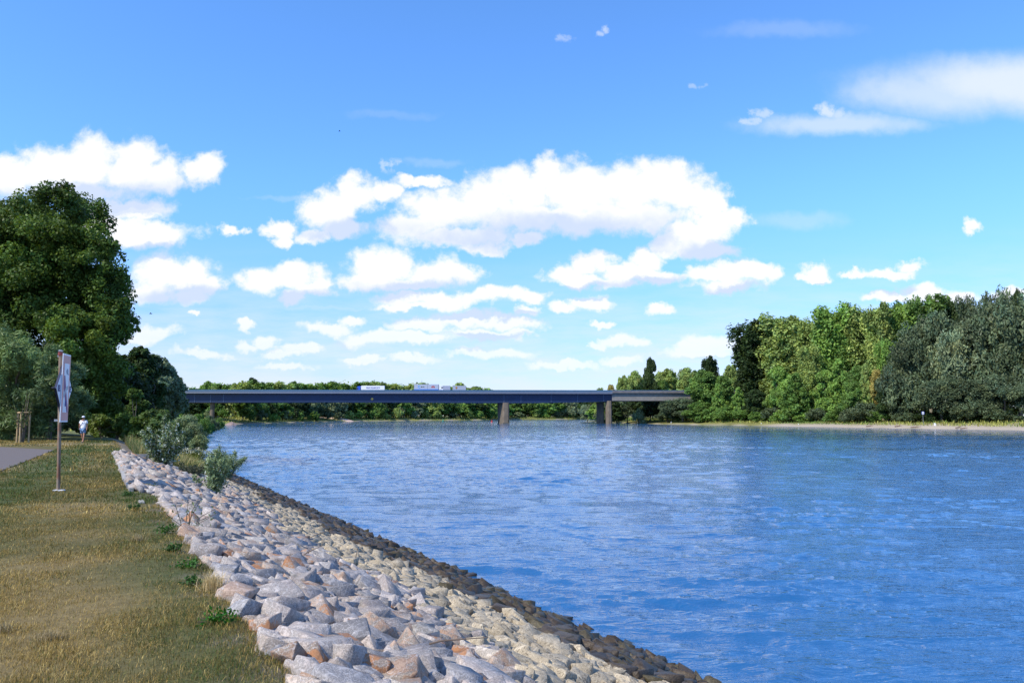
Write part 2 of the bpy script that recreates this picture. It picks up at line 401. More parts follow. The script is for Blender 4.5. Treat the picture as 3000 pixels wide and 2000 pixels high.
# ------------------------------------------------------------------ ground sheet
def axis(lo, hi, f0, f1, step, grow=1.07):
    a = list(np.arange(f0, f1, step)); d = step; x = f1
    while x < hi: a.append(x); d = min(d * grow, 60); x += d
    a.append(hi); d = step; x = f0
    out = []
    while x > lo: d = min(d * grow, 60); x -= d; out.append(x)
    return np.array(sorted(out) + a)
def build_ground():
    xs = axis(-2800, 2800, -26, 10, 0.4, 1.05); ys = axis(-300, 4200, 0, 46, 0.4, 1.045)
    X, Y = np.meshgrid(xs, ys); Z = ground_z(X, Y)
    s, t = st(X, Y)
    bumpy = (fbm(X * 0.8, Y * 0.8, 3) - 0.5) * np.where((t > 0) | (Y > 46), 0.12, 0.03)
    Z = Z + np.where(Z > WATER + 0.1, bumpy, 0)
    rr = np.hypot(X, Y); Z = np.where((X < -10) & (Y > 60) & (rr < 400), Z, Z)
    V = np.stack([X.ravel(), Y.ravel(), Z.ravel()], 1)
    nx, ny = len(xs), len(ys); i = np.arange(nx * ny).reshape(ny, nx)
    Fc = np.stack([i[:-1, :-1].ravel(), i[:-1, 1:].ravel(), i[1:, 1:].ravel(), i[1:, :-1].ravel()], 1)
    dl = segdist(X, Y, WL); dr = -segdist(X, Y, WR)
    def C(c): return np.array(c)[None, None, :]
    n1 = fbm(X * 0.55, Y * 0.55, 11)[..., None]; n2 = fbm(X * 0.16, Y * 0.16, 29)[..., None]; n3 = fbm(X * 1.7, Y * 1.7, 5)[..., None]
    straw, olive, green = C((0.18, 0.135, 0.060)), C((0.11, 0.095, 0.038)), C((0.055, 0.080, 0.026))
    k = np.clip((n1 - 0.36) * 3.6, 0, 1); col = straw * (1 - k) + olive * k
    # greener strips beside the road, along the stone edge, and where the mown meadow turns
    roadd = -(X - (-4.35 - 0.46 * Y)) * 0.908
    g = np.clip(1 - np.abs(roadd + 1.3) / 1.5, 0, 1) * (Y > 5) + np.clip(1 - np.abs(t + 0.25) / 0.7, 0, 1) * 0.75 + np.clip(1 - np.abs(s - 44) / 3.2, 0, 1) * (Y < 60) * 0.9
    g = np.clip(g, 0, 1)[..., None] * (0.5 + 0.7 * n3); g = np.clip(g + np.clip((n2 - 0.6) * 4, 0, 0.7), 0, 1)
    col = col * (1 - g) + green * g
    # trodden pale path further on
    path = np.clip(1 - np.abs(Y - 47.0) / 2.5, 0, 1)[..., None]; col = col * (1 - path) + C((0.34, 0.27, 0.16)) * path
    wild = np.clip((Y - 56) / 10, 0, 1)[..., None]
    col = col * (1 - wild) + (C((0.13, 0.14, 0.05)) * (0.6 + 0.8 * n1)) * wild
    # river bank below the lawn: stony silt
    slope = ((t > 0) & (Y < 60) & (dl > -30))[..., None]
    col = np.where(slope, C((0.20, 0.17, 0.13)) * (0.6 + 0.8 * n3), col)
    # right bank: pale sand, then grass
    rb = (dr > -5) & (dr < 1200)
    sandw = np.clip((19 + 9 * (fbm(X * 0.03, Y * 0.03, 77) - 0.5) * 2) * np.clip((X - 105) / 45, 0.15, 1.0) - dr, 0, 3)[..., None] / 3
    sand = C((0.40, 0.335, 0.26)) * (0.8 + 0.4 * n3); gr = C((0.20, 0.19, 0.06)) * (0.6 + 0.8 * n2)
    col = np.where(rb[..., None], sand * sandw + gr * (1 - sandw), col)
    # far left bank: narrow stony foot and meadow slope
    fl = (Y > 200) & (dl > -5) & (dl < 300)
    foot = np.clip(3.0 - dl, 0, 1)[..., None]
    col = np.where(fl[..., None], C((0.27, 0.24, 0.19)) * foot + (C((0.21, 0.205, 0.075)) * (0.7 + 0.6 * n2)) * (1 - foot), col)
    tint = np.concatenate([np.clip(col, 0.01, 1).reshape(-1, 3), np.ones((nx * ny, 1))], 1)
    m, tt, b = material('ground_soil')
    c, al, a, oi = attr_color(tt); pos = tt.n('ShaderNodeNewGeometry').outputs['Position']
    n = tt.noise(pos, 7, 7, 0.7).outputs[0]; f = tt.noise(pos, 60, 3, 0.7).outputs[0]
    k = tt.m('MULTIPLY', tt.lin(n, 0.25, 0.75, 0.65, 1.3), tt.lin(f, 0.3, 0.7, 0.75, 1.25))
    vs = tt.v('SCALE', c); tt.l(k, vs.node.inputs['Scale']); tt.l(vs, b.inputs['Base Color'])
    b.inputs['Roughness'].default_value = 0.95; b.inputs['Specular IOR Level'].default_value = 0.15
    bp = tt.n('ShaderNodeBump'); bp.inputs['Strength'].default_value = 0.8; bp.inputs['Distance'].default_value = 0.03
    tt.l(n, bp.inputs['Height']); tt.l(bp.outputs[0], b.inputs['Normal'])
    o = link('ground', npmesh('ground', V, Fc, m, tint, smooth=True)); tag(o, kind='structure')
build_ground()

# ------------------------------------------------------------------ water
def build_water():
    th = np.concatenate([np.linspace(-180, -60, 25)[:-1], np.linspace(-60, -37, 60)[:-1], np.linspace(-37, 37, 760)[:-1], np.linspace(37, 60, 60)[:-1], np.linspace(60, 180, 25)])
    r = [6.0]
    while r[-1] < 4200: r.append(r[-1] * 1.0044 + 0.004)
    r = np.array(r); th = np.radians(th)
    T, Rr = np.meshgrid(th, r); X, Y = np.sin(T) * Rr, np.cos(T) * Rr
    dx = Rr * 0.0044 + 0.004; lat = Rr * 0.0017
    g = np.random.default_rng(5)
    wx, wy = X + 1.4 * (fbm(X * 0.12, Y * 0.12, 1) - 0.5) * 4, Y + 1.4 * (fbm(X * 0.12, Y * 0.12, 2) - 0.5) * 4
    rough = np.clip((fbm(X * 0.045, Y * 0.09, 9, 5) - 0.32) * 3.2, 0.18, 1.25)
    # calmer glassy swell to the right, near
    calm = np.clip((X - 4) / 12, 0, 1) * np.clip((60 - Rr) / 30, 0, 1); rough = rough * (1 - 0.55 * calm)
    Z = np.zeros_like(X); z2 = np.zeros_like(X)
    for i in range(80):
        lam = 0.26 * (3.8 / 0.26) ** g.random(); k = 2 * math.pi / lam
        ang = math.radians(80) + g.normal() * 0.45
        ph = g.random() * 6.283
        amp = 0.0050 * lam ** 0.75
        fade = np.clip((lam / (np.maximum(dx, lat)) - 2.0) / 2.0, 0, 1)
        q = np.sin((wx * math.cos(ang) + wy * math.sin(ang)) * k + ph)
        q = 0.6 * q + 0.4 * (1 - 2 * np.sqrt(np.clip((1 - q) / 2, 0, 1)))      # sharper crests
        Z += amp * fade * q * (rough if lam < 2.0 else 0.6 + 0.4 * rough)
    Z = Z + WATER - Z.mean()
    # outer sea of verts stay flat
    V = np.stack([X.ravel(), Y.ravel(), Z.ravel()], 1)
    nt_, nr = len(th), len(r); i = np.arange(nt_ * nr).reshape(nr, nt_)
    Fc = np.stack([i[:-1, :-1].ravel(), i[:-1, 1:].ravel(), i[1:, 1:].ravel(), i[1:, :-1].ravel()], 1)[:, ::-1]
    m, t, b = material('river_water')
    pos = t.n('ShaderNodeNewGeometry').outputs['Position']
    patch = t.noise(t.v('MULTIPLY', pos, (0.03, 0.075, 1)), 1.0, 5, 0.6).outputs[0]
    b.inputs['Base Color'].default_value = (0.014, 0.095, 0.245, 1); b.inputs['Roughness'].default_value = 0.04
    b.inputs['IOR'].default_value = 1.8; b.inputs['Specular IOR Level'].default_value = 0.5
    n1 = t.noise(t.v('MULTIPLY', pos, (0.9, 3.0, 1)), 1.5, 4, 0.58, 0.4).outputs[0]
    n2 = t.noise(t.v('MULTIPLY', pos, (0.55, 1.3, 1)), 1.0, 5, 0.6, 0.4).outputs[0]
    h = t.m('ADD', t.m('MULTIPLY', n1, 0.20), t.m('MULTIPLY', n2, 0.22))
    bp = t.n('ShaderNodeBump'); bp.inputs['Distance'].default_value = 0.42
    t.l(t.lin(patch, 0.35, 0.62, 0.35, 1.0), bp.inputs['Strength'])
    t.l(h, bp.inputs['Height']); t.l(bp.outputs[0], b.inputs['Normal'])
    o = link('river_water', npmesh('river_water', V, Fc, m, smooth=True)); tag(o, kind='structure')
build_water()

# ------------------------------------------------------------------ road
def build_road():
    m = paint('asphalt', (0.120, 0.098, 0.090), 0.9, var=0.10, scale=5, bump=0.4)
    mb = MB(); poly = [(-4.35 + 4.6 + 0.6, -11), (-22.4, 39.3), (-27, 42.6), (-60, 55), (-110, 62), (-110, 40), (-70, 10), (-50, -11)]
    mb.prism(poly, -0.15, 0.02, axis=2)
    tag(mb.build('road', m), kind='structure')
build_road()

# ------------------------------------------------------------------ rocks
def rock_proto(seed, n, asp, bevel, sub=0, rough=0.0, smooth=False):
    g = np.random.default_rng(seed); bm = bmesh.new()
    pts = [np.array((a, b, c)) * (0.40 + 0.1 * g.random((3,))) + g.normal(size=3) * 0.085 for a in (-1, 1) for b in (-1, 1) for c in (-1, 1)]
    for i in range(max(0, n - 8)):
        v = g.normal(size=3); v /= np.max(np.abs(v)) ** 0.6 * np.linalg.norm(v) ** 0.4; pts.append(v * (0.50 + 0.07 * g.random()))
    drop = int(g.integers(8)); pts[drop] = pts[drop] * 0.62
    for v in pts: bm.verts.new((v[0] * asp[0], v[1] * asp[1], v[2] * asp[2]))
    r = bmesh.ops.convex_hull(bm, input=bm.verts[:])
    bmesh.ops.delete(bm, geom=[e for e in r['geom_interior'] if isinstance(e, bmesh.types.BMVert)], context='VERTS')
    loose = [v for v in bm.verts if not v.link_faces]; bmesh.ops.delete(bm, geom=loose, context='VERTS')
    bmesh.ops.dissolve_limit(bm, angle_limit=R(16), verts=bm.verts[:], edges=bm.edges[:])
    if bevel: bmesh.ops.bevel(bm, geom=bm.edges[:], offset=bevel, segments=1, affect='EDGES', clamp_overlap=True)
    bmesh.ops.triangulate(bm, faces=bm.faces[:])
    if sub:
        bmesh.ops.subdivide_edges(bm, edges=bm.edges[:], cuts=sub, use_grid_fill=True)
        off = Vector((seed * 3.1, seed * 1.7, 0))
        for v in bm.verts:
            d = mnoise.fractal(v.co * 4.0 + off, 1.0, 2.1, 4) * rough
            v.co += v.co.normalized() * d
    bmesh.ops.triangulate(bm, faces=bm.faces[:])
    V = np.array([v.co[:] for v in bm.verts]); bm.verts.index_update()
    Fc = np.array([[v.index for v in f.verts] for f in bm.faces]); bm.free()
    return V, Fc
def rotm(g, flat=0.24):
    a = g.random() * 6.283; M = Matrix.Rotation(a, 3, 'Z')
    M = Matrix.Rotation(g.normal() * flat, 3, 'X') @ Matrix.Rotation(g.normal() * flat, 3, 'Y') @ M
    return np.array(M)
SLOPE = Matrix.Rotation(math.atan(0.3624), 3, Vector((0.4614 * -1, 0.8872, 0)).normalized())
SLOPEN = np.array(SLOPE)
def rock_field(name, label_fn, cat, group, mat, protos, lowprotos, items, n_single, stufflabel, g):
    """items: (x,y,z,size,tint4). the n_single that show largest are single objects, the rest one mesh."""
    items = sorted(items, key=lambda q: -(q[3] / max(3.0, math.hypot(q[0], q[1]))) if (q[1] > 4.2 and abs(q[0]) < 0.66 * q[1] + 0.6 and q[5]) else 1)
    mesh = {}
    V_, F_, T_ = [], [], []; nb = 0
    for i, (x, y, z, sz, tint, top) in enumerate(items):
        M = SLOPEN @ rotm(g) @ np.diag([sz * (0.85 + 0.4 * g.random()), sz * (0.8 + 0.3 * g.random()), sz * (0.75 + 0.4 * g.random())])
        if i < n_single:
            j = int(g.integers(len(protos)))
            if j not in mesh: mesh[j] = npmesh(name, protos[j][0], protos[j][1], mat, smooth=False)
            o = link(name, mesh[j], color=tint)
            A = Matrix(M.tolist()).to_4x4(); A.translation = (x, y, z); o.matrix_world = A
            tag(o, label_fn(o, x, y, sz, tint), cat, group)
        else:
            P = protos if math.hypot(x, y) < 16 else lowprotos
            j = int(g.integers(len(P))); V = P[j][0] @ M.T + np.array([x, y, z])
            V_.append(V); F_.append(P[j][1] + nb); nb += len(V); T_.append(np.tile(np.array(tint), (len(V), 1)))
    o = link(name + '_rubble', npmesh(name + '_rubble', np.concatenate(V_), np.concatenate(F_), mat, np.concatenate(T_)))
    tag(o, stufflabel, cat, None, 'stuff')
def gtint(g):
    r = g.random()
    if r < 0.52: b = (0.97, 0.95, 0.98); ru = 0.1
    elif r < 0.68: b = (0.74, 0.77, 0.86); ru = 0.0
    elif r < 0.86: b = (1.04, 0.95, 0.88); ru = 0.45
    elif r < 0.95: b = (0.95, 0.84, 0.78); ru = 1.0
    else: b = (1.05, 1.03, 1.0); ru = 0.0
    k = 0.72 + 0.5 * g.random(); return (b[0] * k, b[1] * k, b[2] * k, ru)
def granite_label(o, x, y, sz, tint):
    hue = 'rust stained' if tint[3] > 0.9 else ('pinkish' if tint[3] > 0.3 else ('dark bluish grey' if tint[0] < 0.84 else ('very pale' if tint[0] > 0.98 and tint[3] == 0 and tint[0] >= tint[2] else 'pale grey')))
    size = 'large' if sz > 0.31 else ('medium' if sz > 0.23 else 'small'); s, t = st(x, y)
    where = 'beside the lawn' if t < 0.9 else ('midway down the bank' if t < 2.1 else 'next to the tan boulders')
    far = 'in the foreground' if y < 10.5 else 'further away'
    return f'{size} {hue} angular granite block {where} {far}'
def tan_label(o, x, y, sz, tint):
    size = 'large' if sz > 0.31 else ('medium' if sz > 0.23 else 'small'); s, t = st(x, y)
    where = 'next to the grey granite' if t < 4.4 else ('in the middle of the tan band' if t < 5.8 else 'next to the dark wet stones')
    tone = 'bright' if tint[0] > 1.02 else 'dull'
    return f'{size} {tone} silt covered tan boulder {where} ' + ('close by' if y < 12.5 else 'further away')
def wet_label(o, x, y, sz, tint):
    size = 'large' if sz > 0.5 else ('medium' if sz > 0.4 else 'small'); s, t = st(x, y)
    where = 'touching the water' if t > 8.3 else ('just above the waterline' if t > 7.4 else 'next to the tan boulders')
    tone = 'brown' if tint[0] > 0.95 else 'blackish'
    return f'{size} {tone} wet boulder {where} ' + ('close by' if y < 22 else 'further away')
def edge(s): return -0.42 * min(1, max(0, (s - 19.5) / 1.2)) if s < 41 else 0.0
def slope_z(t): return -0.3624 * t
def build_rocks():
    g = np.random.default_rng(21)
    GP = [rock_proto(i, int(g.integers(9, 15)), (1.2, 0.95, 0.66), 0.03, 1, 0.055) for i in range(18)]
    GL = [rock_proto(i, 11, (1.2, 0.92, 0.62), 0.0) for i in range(10)]
    TP = [rock_proto(50 + i, 20, (1.05, 0.9, 0.7), 0.05, 1, 0.075) for i in range(14)]
    TL = [rock_proto(50 + i, 13, (1.05, 0.9, 0.7), 0.0) for i in range(8)]
    def field(s0, s1, t0f, t1f, gap, lo, hi, tintf, lift, top):
        out = []; s = s0
        while s < s1:
            far = max(1.0, 1 + (s - 20) / 60.0)
            t = t0f(s)
            while t < t1f(s):
                ss, tt = s + g.normal() * gap * 0.24, t + g.normal() * gap * 0.24
                tt = max(tt, edge(ss) + 0.12 + 0.25 * lo)
                x, y = xy(ss, tt); sz = lo + (hi - lo) * g.random() ** 1.6
                if tt < edge(ss) + 0.4: sz *= 0.75
                z = slope_z(max(tt, -0.1)) + lift * sz + g.normal() * 0.02
                out.append((x, y, z, sz, tintf(g, ss, tt), top)); t += gap
            s += gap * 0.9
        return out
    wob = lambda s, k: 0.35 * math.sin(s * 0.55 + k) + 0.25 * math.sin(s * 1.37 + 2 * k)
    gt = lambda s: 3.1 + wob(s, 1) + (0.8 if s > 26 else 0)
    wt = lambda s: 6.35 + wob(s, 4) * 1.3 - (0.7 if s > 16 else 0)
    T1 = lambda g, s, t: gtint(g)
    def T2(g, s, t):
        k = 0.85 + 0.3 * g.random(); return (k, k * 0.985, k * 0.96, 0)
    def T3(g, s, t):
        k = 0.7 + 0.7 * g.random(); q = g.random(); return (k, k * (0.97 if q > .3 else 1.1), k * (0.95 if q > .3 else .8), 0)
    A = field(1.5, 40.2, lambda s: 0.2 + edge(s), gt, 0.18, 0.16, 0.40, T1, 0.10, True) + field(1.5, 40.2, lambda s: 0.3 + edge(s), gt, 0.21, 0.15, 0.24, T1, -0.04, False)
    rock_field('granite_block', granite_label, 'rock', 'granite blocks of the embankment', GRANITE, GP, GL, A, 300, 'mass of pale grey and rust stained granite riprap on the bank', g)
    B = field(1.5, 58, lambda s: gt(s) - 0.15 if s < 40 else 3.4, wt, 0.19, 0.15, 0.36, T2, 0.08, True) + field(1.5, 44, gt, wt, 0.20, 0.13, 0.20, T2, -0.05, False)
    rock_field('tan_boulder', tan_label, 'rock', 'silt covered boulders below the granite', TANROCK, TP, TL, B, 200, 'mass of pale tan silt covered stones on the lower bank', g)
    Cc = field(1.5, 78, wt, lambda s: 9.1 + 0.45 * math.sin(s * 1.9) + 0.35 * math.sin(s * 4.3) + 0.3 * math.sin(s * 7.7), 0.22, 0.17, 0.44, T3, 0.12, True)
    rock_field('wet_boulder', wet_label, 'rock', 'dark wet boulders at the waterline', WETROCK, TP, TL, Cc, 160, 'mass of dark wet weed covered stones along the waterline', g)
build_rocks()
# ------------------------------------------------------------------ foliage
def leaves(lobes, n, size, g, base=(1, 1, 1), var=0.25, sub=12, subr=0.42, up=0.35, aspect=1.0, inner=0.22, droop=0.0, hue=0.05):
    """lobes (k,6) centre + radii. Leaves sit on small clumps over each lobe; returns V, F, tint."""
    lobes = np.asarray(lobes, dtype=float); k = len(lobes)
    # sub clumps on each lobe's surface
    d = g.normal(size=(k, sub, 3)); d /= np.linalg.norm(d, axis=2, keepdims=True); d[..., 2] = np.where(d[..., 2] < -0.35, -d[..., 2], d[..., 2])
    sc_ = lobes[:, None, :3] + d * lobes[:, None, 3:6] * (0.55 + 0.50 * g.random((k, sub, 1)))
    sr = lobes[:, None, 3:6] * subr * (0.65 + 0.7 * g.random((k, sub, 1)))
    ctone = 1 + var * (g.random((k, sub)) - 0.5) * 1.6; ctone = ctone * (1 + var * (g.random((k, 1)) - 0.5) * 1.2); chue = g.normal(size=(k, sub)) * hue
    w = (lobes[:, 3] * lobes[:, 5])[:, None] * np.ones((1, sub)); w = (w / w.sum()).ravel()
    idx = g.choice(k * sub, size=n, p=w)
    C, S = sc_.reshape(-1, 3)[idx], sr.reshape(-1, 3)[idx]
    dd = g.normal(size=(n, 3)); dd /= np.linalg.norm(dd, axis=1, keepdims=True)
    rad = 0.72 + 0.42 * g.random((n, 1)); rad = np.where(g.random((n, 1)) < inner, g.random((n, 1)) * 0.8, rad)
    P = C + dd * rad * S
    N = dd + g.normal(size=(n, 3)) * 0.75 + np.array([0, 0, up]); N /= np.linalg.norm(N, axis=1, keepdims=True)
    a = np.cross(N, g.normal(size=(n, 3))); 
    if droop: a = a * (1 - droop) + np.array([0, 0, -1.0]) * droop + g.normal(size=(n, 3)) * 0.25
    a /= np.linalg.norm(a, axis=1, keepdims=True); b = np.cross(N, a); b /= np.maximum(np.linalg.norm(b, axis=1, keepdims=True), 1e-6)
    L = size * (0.6 + 0.8 * g.random((n, 1))); a = a * L * aspect; b = b * L / aspect * 0.75
    V = np.stack([P - a, P - b * 0.9 + a * 0.1, P + a, P + b * 0.9 + a * 0.1], 1).reshape(-1, 3)
    Fc = np.arange(n * 4).reshape(n, 4)
    tone = ctone.ravel()[idx] * (1 + 0.35 * (g.random(n) - 0.5)); h = chue.ravel()[idx] + g.normal(size=n) * 0.05
    T = np.stack([base[0] * tone * (1 + h), base[1] * tone, base[2] * tone * (1 - h), np.ones(n)], 1)
    return V, Fc, np.repeat(np.clip(T, 0.002, 3), 4, 0)

def crown_lobes(kind, H, W, g):
    L = []
    if kind == 'poplar':            # several upright plumes, crown from low down to a broken top
        ns = 5
        for i in range(ns):
            a = 6.283 * i / ns + g.random(); r0 = W * 0.22 * (0.5 + 0.7 * g.random()); top = H * (0.90 + 0.10 * g.random()) if i else H
            z = H * (0.18 + 0.12 * g.random())
            while z < top:
                u = z / H; r = W * 0.235 * (1.05 - 0.28 * u) * (0.75 + 0.5 * g.random())
                L.append((math.cos(a + u) * r0 * (0.6 + u * 0.8) + g.normal() * W * 0.03, math.sin(a + u) * r0 * (0.6 + u * 0.8) + g.normal() * W * 0.03, min(z, top - r), r, r, r * 1.5)); z += r * 1.35
    elif kind == 'willow':          # broad grey dome of rounded heads
        for i in range(26):
            a = g.random() * 6.283; u = g.random(); z = H * (0.2 + 0.68 * u); rr = W * 0.5 * math.sqrt(max(0.05, 1 - (u * 0.92) ** 2.2)) * (0.45 + 0.4 * g.random())
            r = W * (0.13 + 0.09 * g.random()); L.append((math.cos(a) * rr, math.sin(a) * rr, z, r, r, r * 1.15))
    elif kind == 'round':
        for i in range(22):
            a = g.random() * 6.283; u = g.random(); z = H * (0.22 + 0.66 * u); rr = W * 0.5 * math.sqrt(max(0.08, 1 - abs(2 * u - 0.75) ** 2 * 0.6)) * (0.3 + 0.45 * g.random())
            r = W * (0.12 + 0.09 * g.random()); L.append((math.cos(a) * rr, math.sin(a) * rr, z, r, r, r * 0.95))
        L.append((0, 0, H * 0.9, W * 0.15, W * 0.15, W * 0.12))
    elif kind == 'cone':
        for i in range(24):
            u = (i + 0.5) / 24; a = i * 2.4; rr = W * 0.5 * (1 - u) ** 0.8 * 0.62; r = W * 0.5 * (0.18 + 0.28 * (1 - u)); L.append((math.cos(a) * rr, math.sin(a) * rr, H * (0.08 + 0.88 * u), r, r, r * 0.9))
    else:                           # bush
        for i in range(9):
            a = g.random() * 6.283; u = g.random(); rr = W * 0.32 * g.random(); r = W * (0.17 + 0.1 * g.random()); L.append((math.cos(a) * rr, math.sin(a) * rr, H * (0.18 + 0.6 * u * (1 - rr / W)), r, r, r * 0.9))
    return L
def trunk_mb(H, W, lobes, g, r0, nl=9, multi=1):
    mb = MB(); top = max(l[2] for l in lobes) * 0.86
    pts = [(0, 0, -0.5)]; n = 6
    for i in range(1, n + 1):
        u = i / n; pts.append((g.normal() * W * 0.015, g.normal() * W * 0.015, top * u))
    mb.tube(pts, [r0 * (1.15 - 1.0 * i / n) + 0.02 for i in range(n + 1)], 7)
    for i in range(nl):
        l = lobes[int(g.integers(len(lobes)))]; z0 = max(0.12, (l[2] / top) * 0.55) * top; u = z0 / top
        mb.tube([(0, 0, z0), (l[0] * 0.45, l[1] * 0.45, (z0 + l[2]) / 2 + 0.05 * l[2]), (l[0] * 0.95, l[1] * 0.95, l[2])], [r0 * (1 - u) * 0.5 + 0.02, r0 * 0.25, 0.02], 5)
    return mb
PROTO = {}
def proto(kind, var, leaf=0.33, n=30000, far=False):
    key = (kind, var, far)
    if key in PROTO: return PROTO[key]
    g = np.random.default_rng(hash((kind == 'poplar', kind == 'willow', kind == 'round', kind == 'cone', var)) % 9999 + 3 * var)
    H, W = {'poplar': (30, 12), 'willow': (20, 19), 'round': (18, 15), 'cone': (12, 8), 'bush': (4, 6)}[kind]
    if kind == 'bush': n, leaf = 6000, 0.17
    if kind == 'cone': n, leaf = 13000, 0.22
    if far: n, leaf = int(n * 0.3), leaf * 1.8
    lo = crown_lobes(kind, H, W, g)
    V, Fc, T = leaves(lo, n, leaf, g, aspect=1.25 if kind == 'willow' else 1.05, droop=0.35 if kind == 'willow' else 0, var=0.35, hue=0.05)
    me = npmesh('crown', V, Fc, WILLOW if kind == 'willow' else LEAF, T)
    mb = trunk_mb(H, W, lo, g, 0.42 if kind != 'bush' else 0.07, 9 if kind != 'bush' else 5)
    t = mb.build('trunk', PALEBARK if kind == 'poplar' else BARK); tm = t.data; bpy.data.objects.remove(t)
    PROTO[key] = (me, tm, H, W); return PROTO[key]
TN = {'poplar': ('poplar_tree', 'tree'), 'willow': ('willow_tree', 'tree'), 'round': ('broadleaf_tree', 'tree'), 'cone': ('young_tree', 'tree'), 'bush': ('shrub', 'shrub')}
def tree(kind, px, ytop, wpx, Y, col, label, group, var=0, zb=None, far=False, parts=True):
    me, tm, H, W = proto(kind, var % 3, far=far)
    x = xat(px, Y, 0); z0 = gz(x, Y) if zb is None else zb
    x = xat(px, Y, z0); h = zat(ytop, Y) - z0; w = wpx / F * Y
    nm, cat = TN[kind]; k = h / H / 1.03; kw = w / W
    r = rng.random() * 6.283
    if not parts:
        o = link(nm, me, None, (x, Y, z0), (*col, 1)); o.scale = (kw, kw, k); o.rotation_euler = (0, 0, r); tag(o, label, cat, group); return o
    e = empty(nm, (x, Y, z0), label, cat, group, r); e.scale = (kw, kw, k)
    link('crown', me, e, color=(*col, 1)); link('trunk', tm, e)
    return e
def hero(name, lobes_px, Y, col, n, leaf, label, cat, group=None, base=None, trunk_r=0.4, mat=LEAF, aspect=1.05, droop=0.0, seed=1, spread=1.0, limbs=14, sub=22, subr=0.32, var=0.3, tbark=None):
    """a tree whose crown is given as lobes (px, py, radius px, depth offset) seen from the path, each a solid ball of leaves in depth"""
    g = np.random.default_rng(seed); L = []
    for q in lobes_px:
        d = (q[3] if len(q) > 3 else g.normal() * 2.2 * spread); y = Y + d
        z = zat(q[1], y); x = xat(q[0], y, z); r = q[2] / F * y
        L.append((x, y, z, r, r * 1.05, r * 0.95))
    L = np.array(L); bx = base if base is not None else (float(L[:, 0].mean()), Y)
    bz = gz(bx[0], bx[1])
    e = empty(name, (bx[0], bx[1], bz), label, cat, group)
    L[:, 0] -= bx[0]; L[:, 1] -= bx[1]; L[:, 2] -= bz
    V, Fc, T = leaves(L, n, leaf, g, aspect=aspect, droop=droop, sub=sub, subr=subr, var=var)
    link('crown', npmesh('crown', V, Fc, mat, T), e, color=(*col, 1))
    top = L[:, 2].max() * (0.6 if trunk_r != 0.45 else 0.3); mb = MB(); k = 6
    mb.tube([(g.normal() * 0.05 * i, g.normal() * 0.05 * i, -0.4 + top * i / k) for i in range(k + 1)], [trunk_r * (1.1 - i / k) + 0.02 for i in range(k + 1)], 8)
    for i in range(min(limbs, len(L) * 2)):
        l = L[i % len(L)]; z0 = max(0.1 * top, min(l[2] * 0.5, top * 0.8)); j = g.normal(size=3) * l[3] * 0.3
        mb.tube([(0, 0, z0), (l[0] * 0.5 + j[0], l[1] * 0.5 + j[1], (z0 + l[2]) * 0.5 + 0.3), (l[0] * .92 + j[0], l[1] * .92 + j[1], l[2] + j[2])], [trunk_r * 0.4 * (1 - z0 / top) + 0.02, trunk_r * 0.2 + 0.01, 0.012], 5)
    mb.build('trunk', tbark or BARK, e)
    return e

OLIVE, LIME, MID, DARK, GREY, DGREY, YEL = (0.27, 0.355, 0.10), (0.20, 0.33, 0.07), (0.12, 0.21, 0.045), (0.042, 0.072, 0.022), (0.20, 0.25, 0.13), (0.10, 0.135, 0.068), (0.36, 0.31, 0.09)

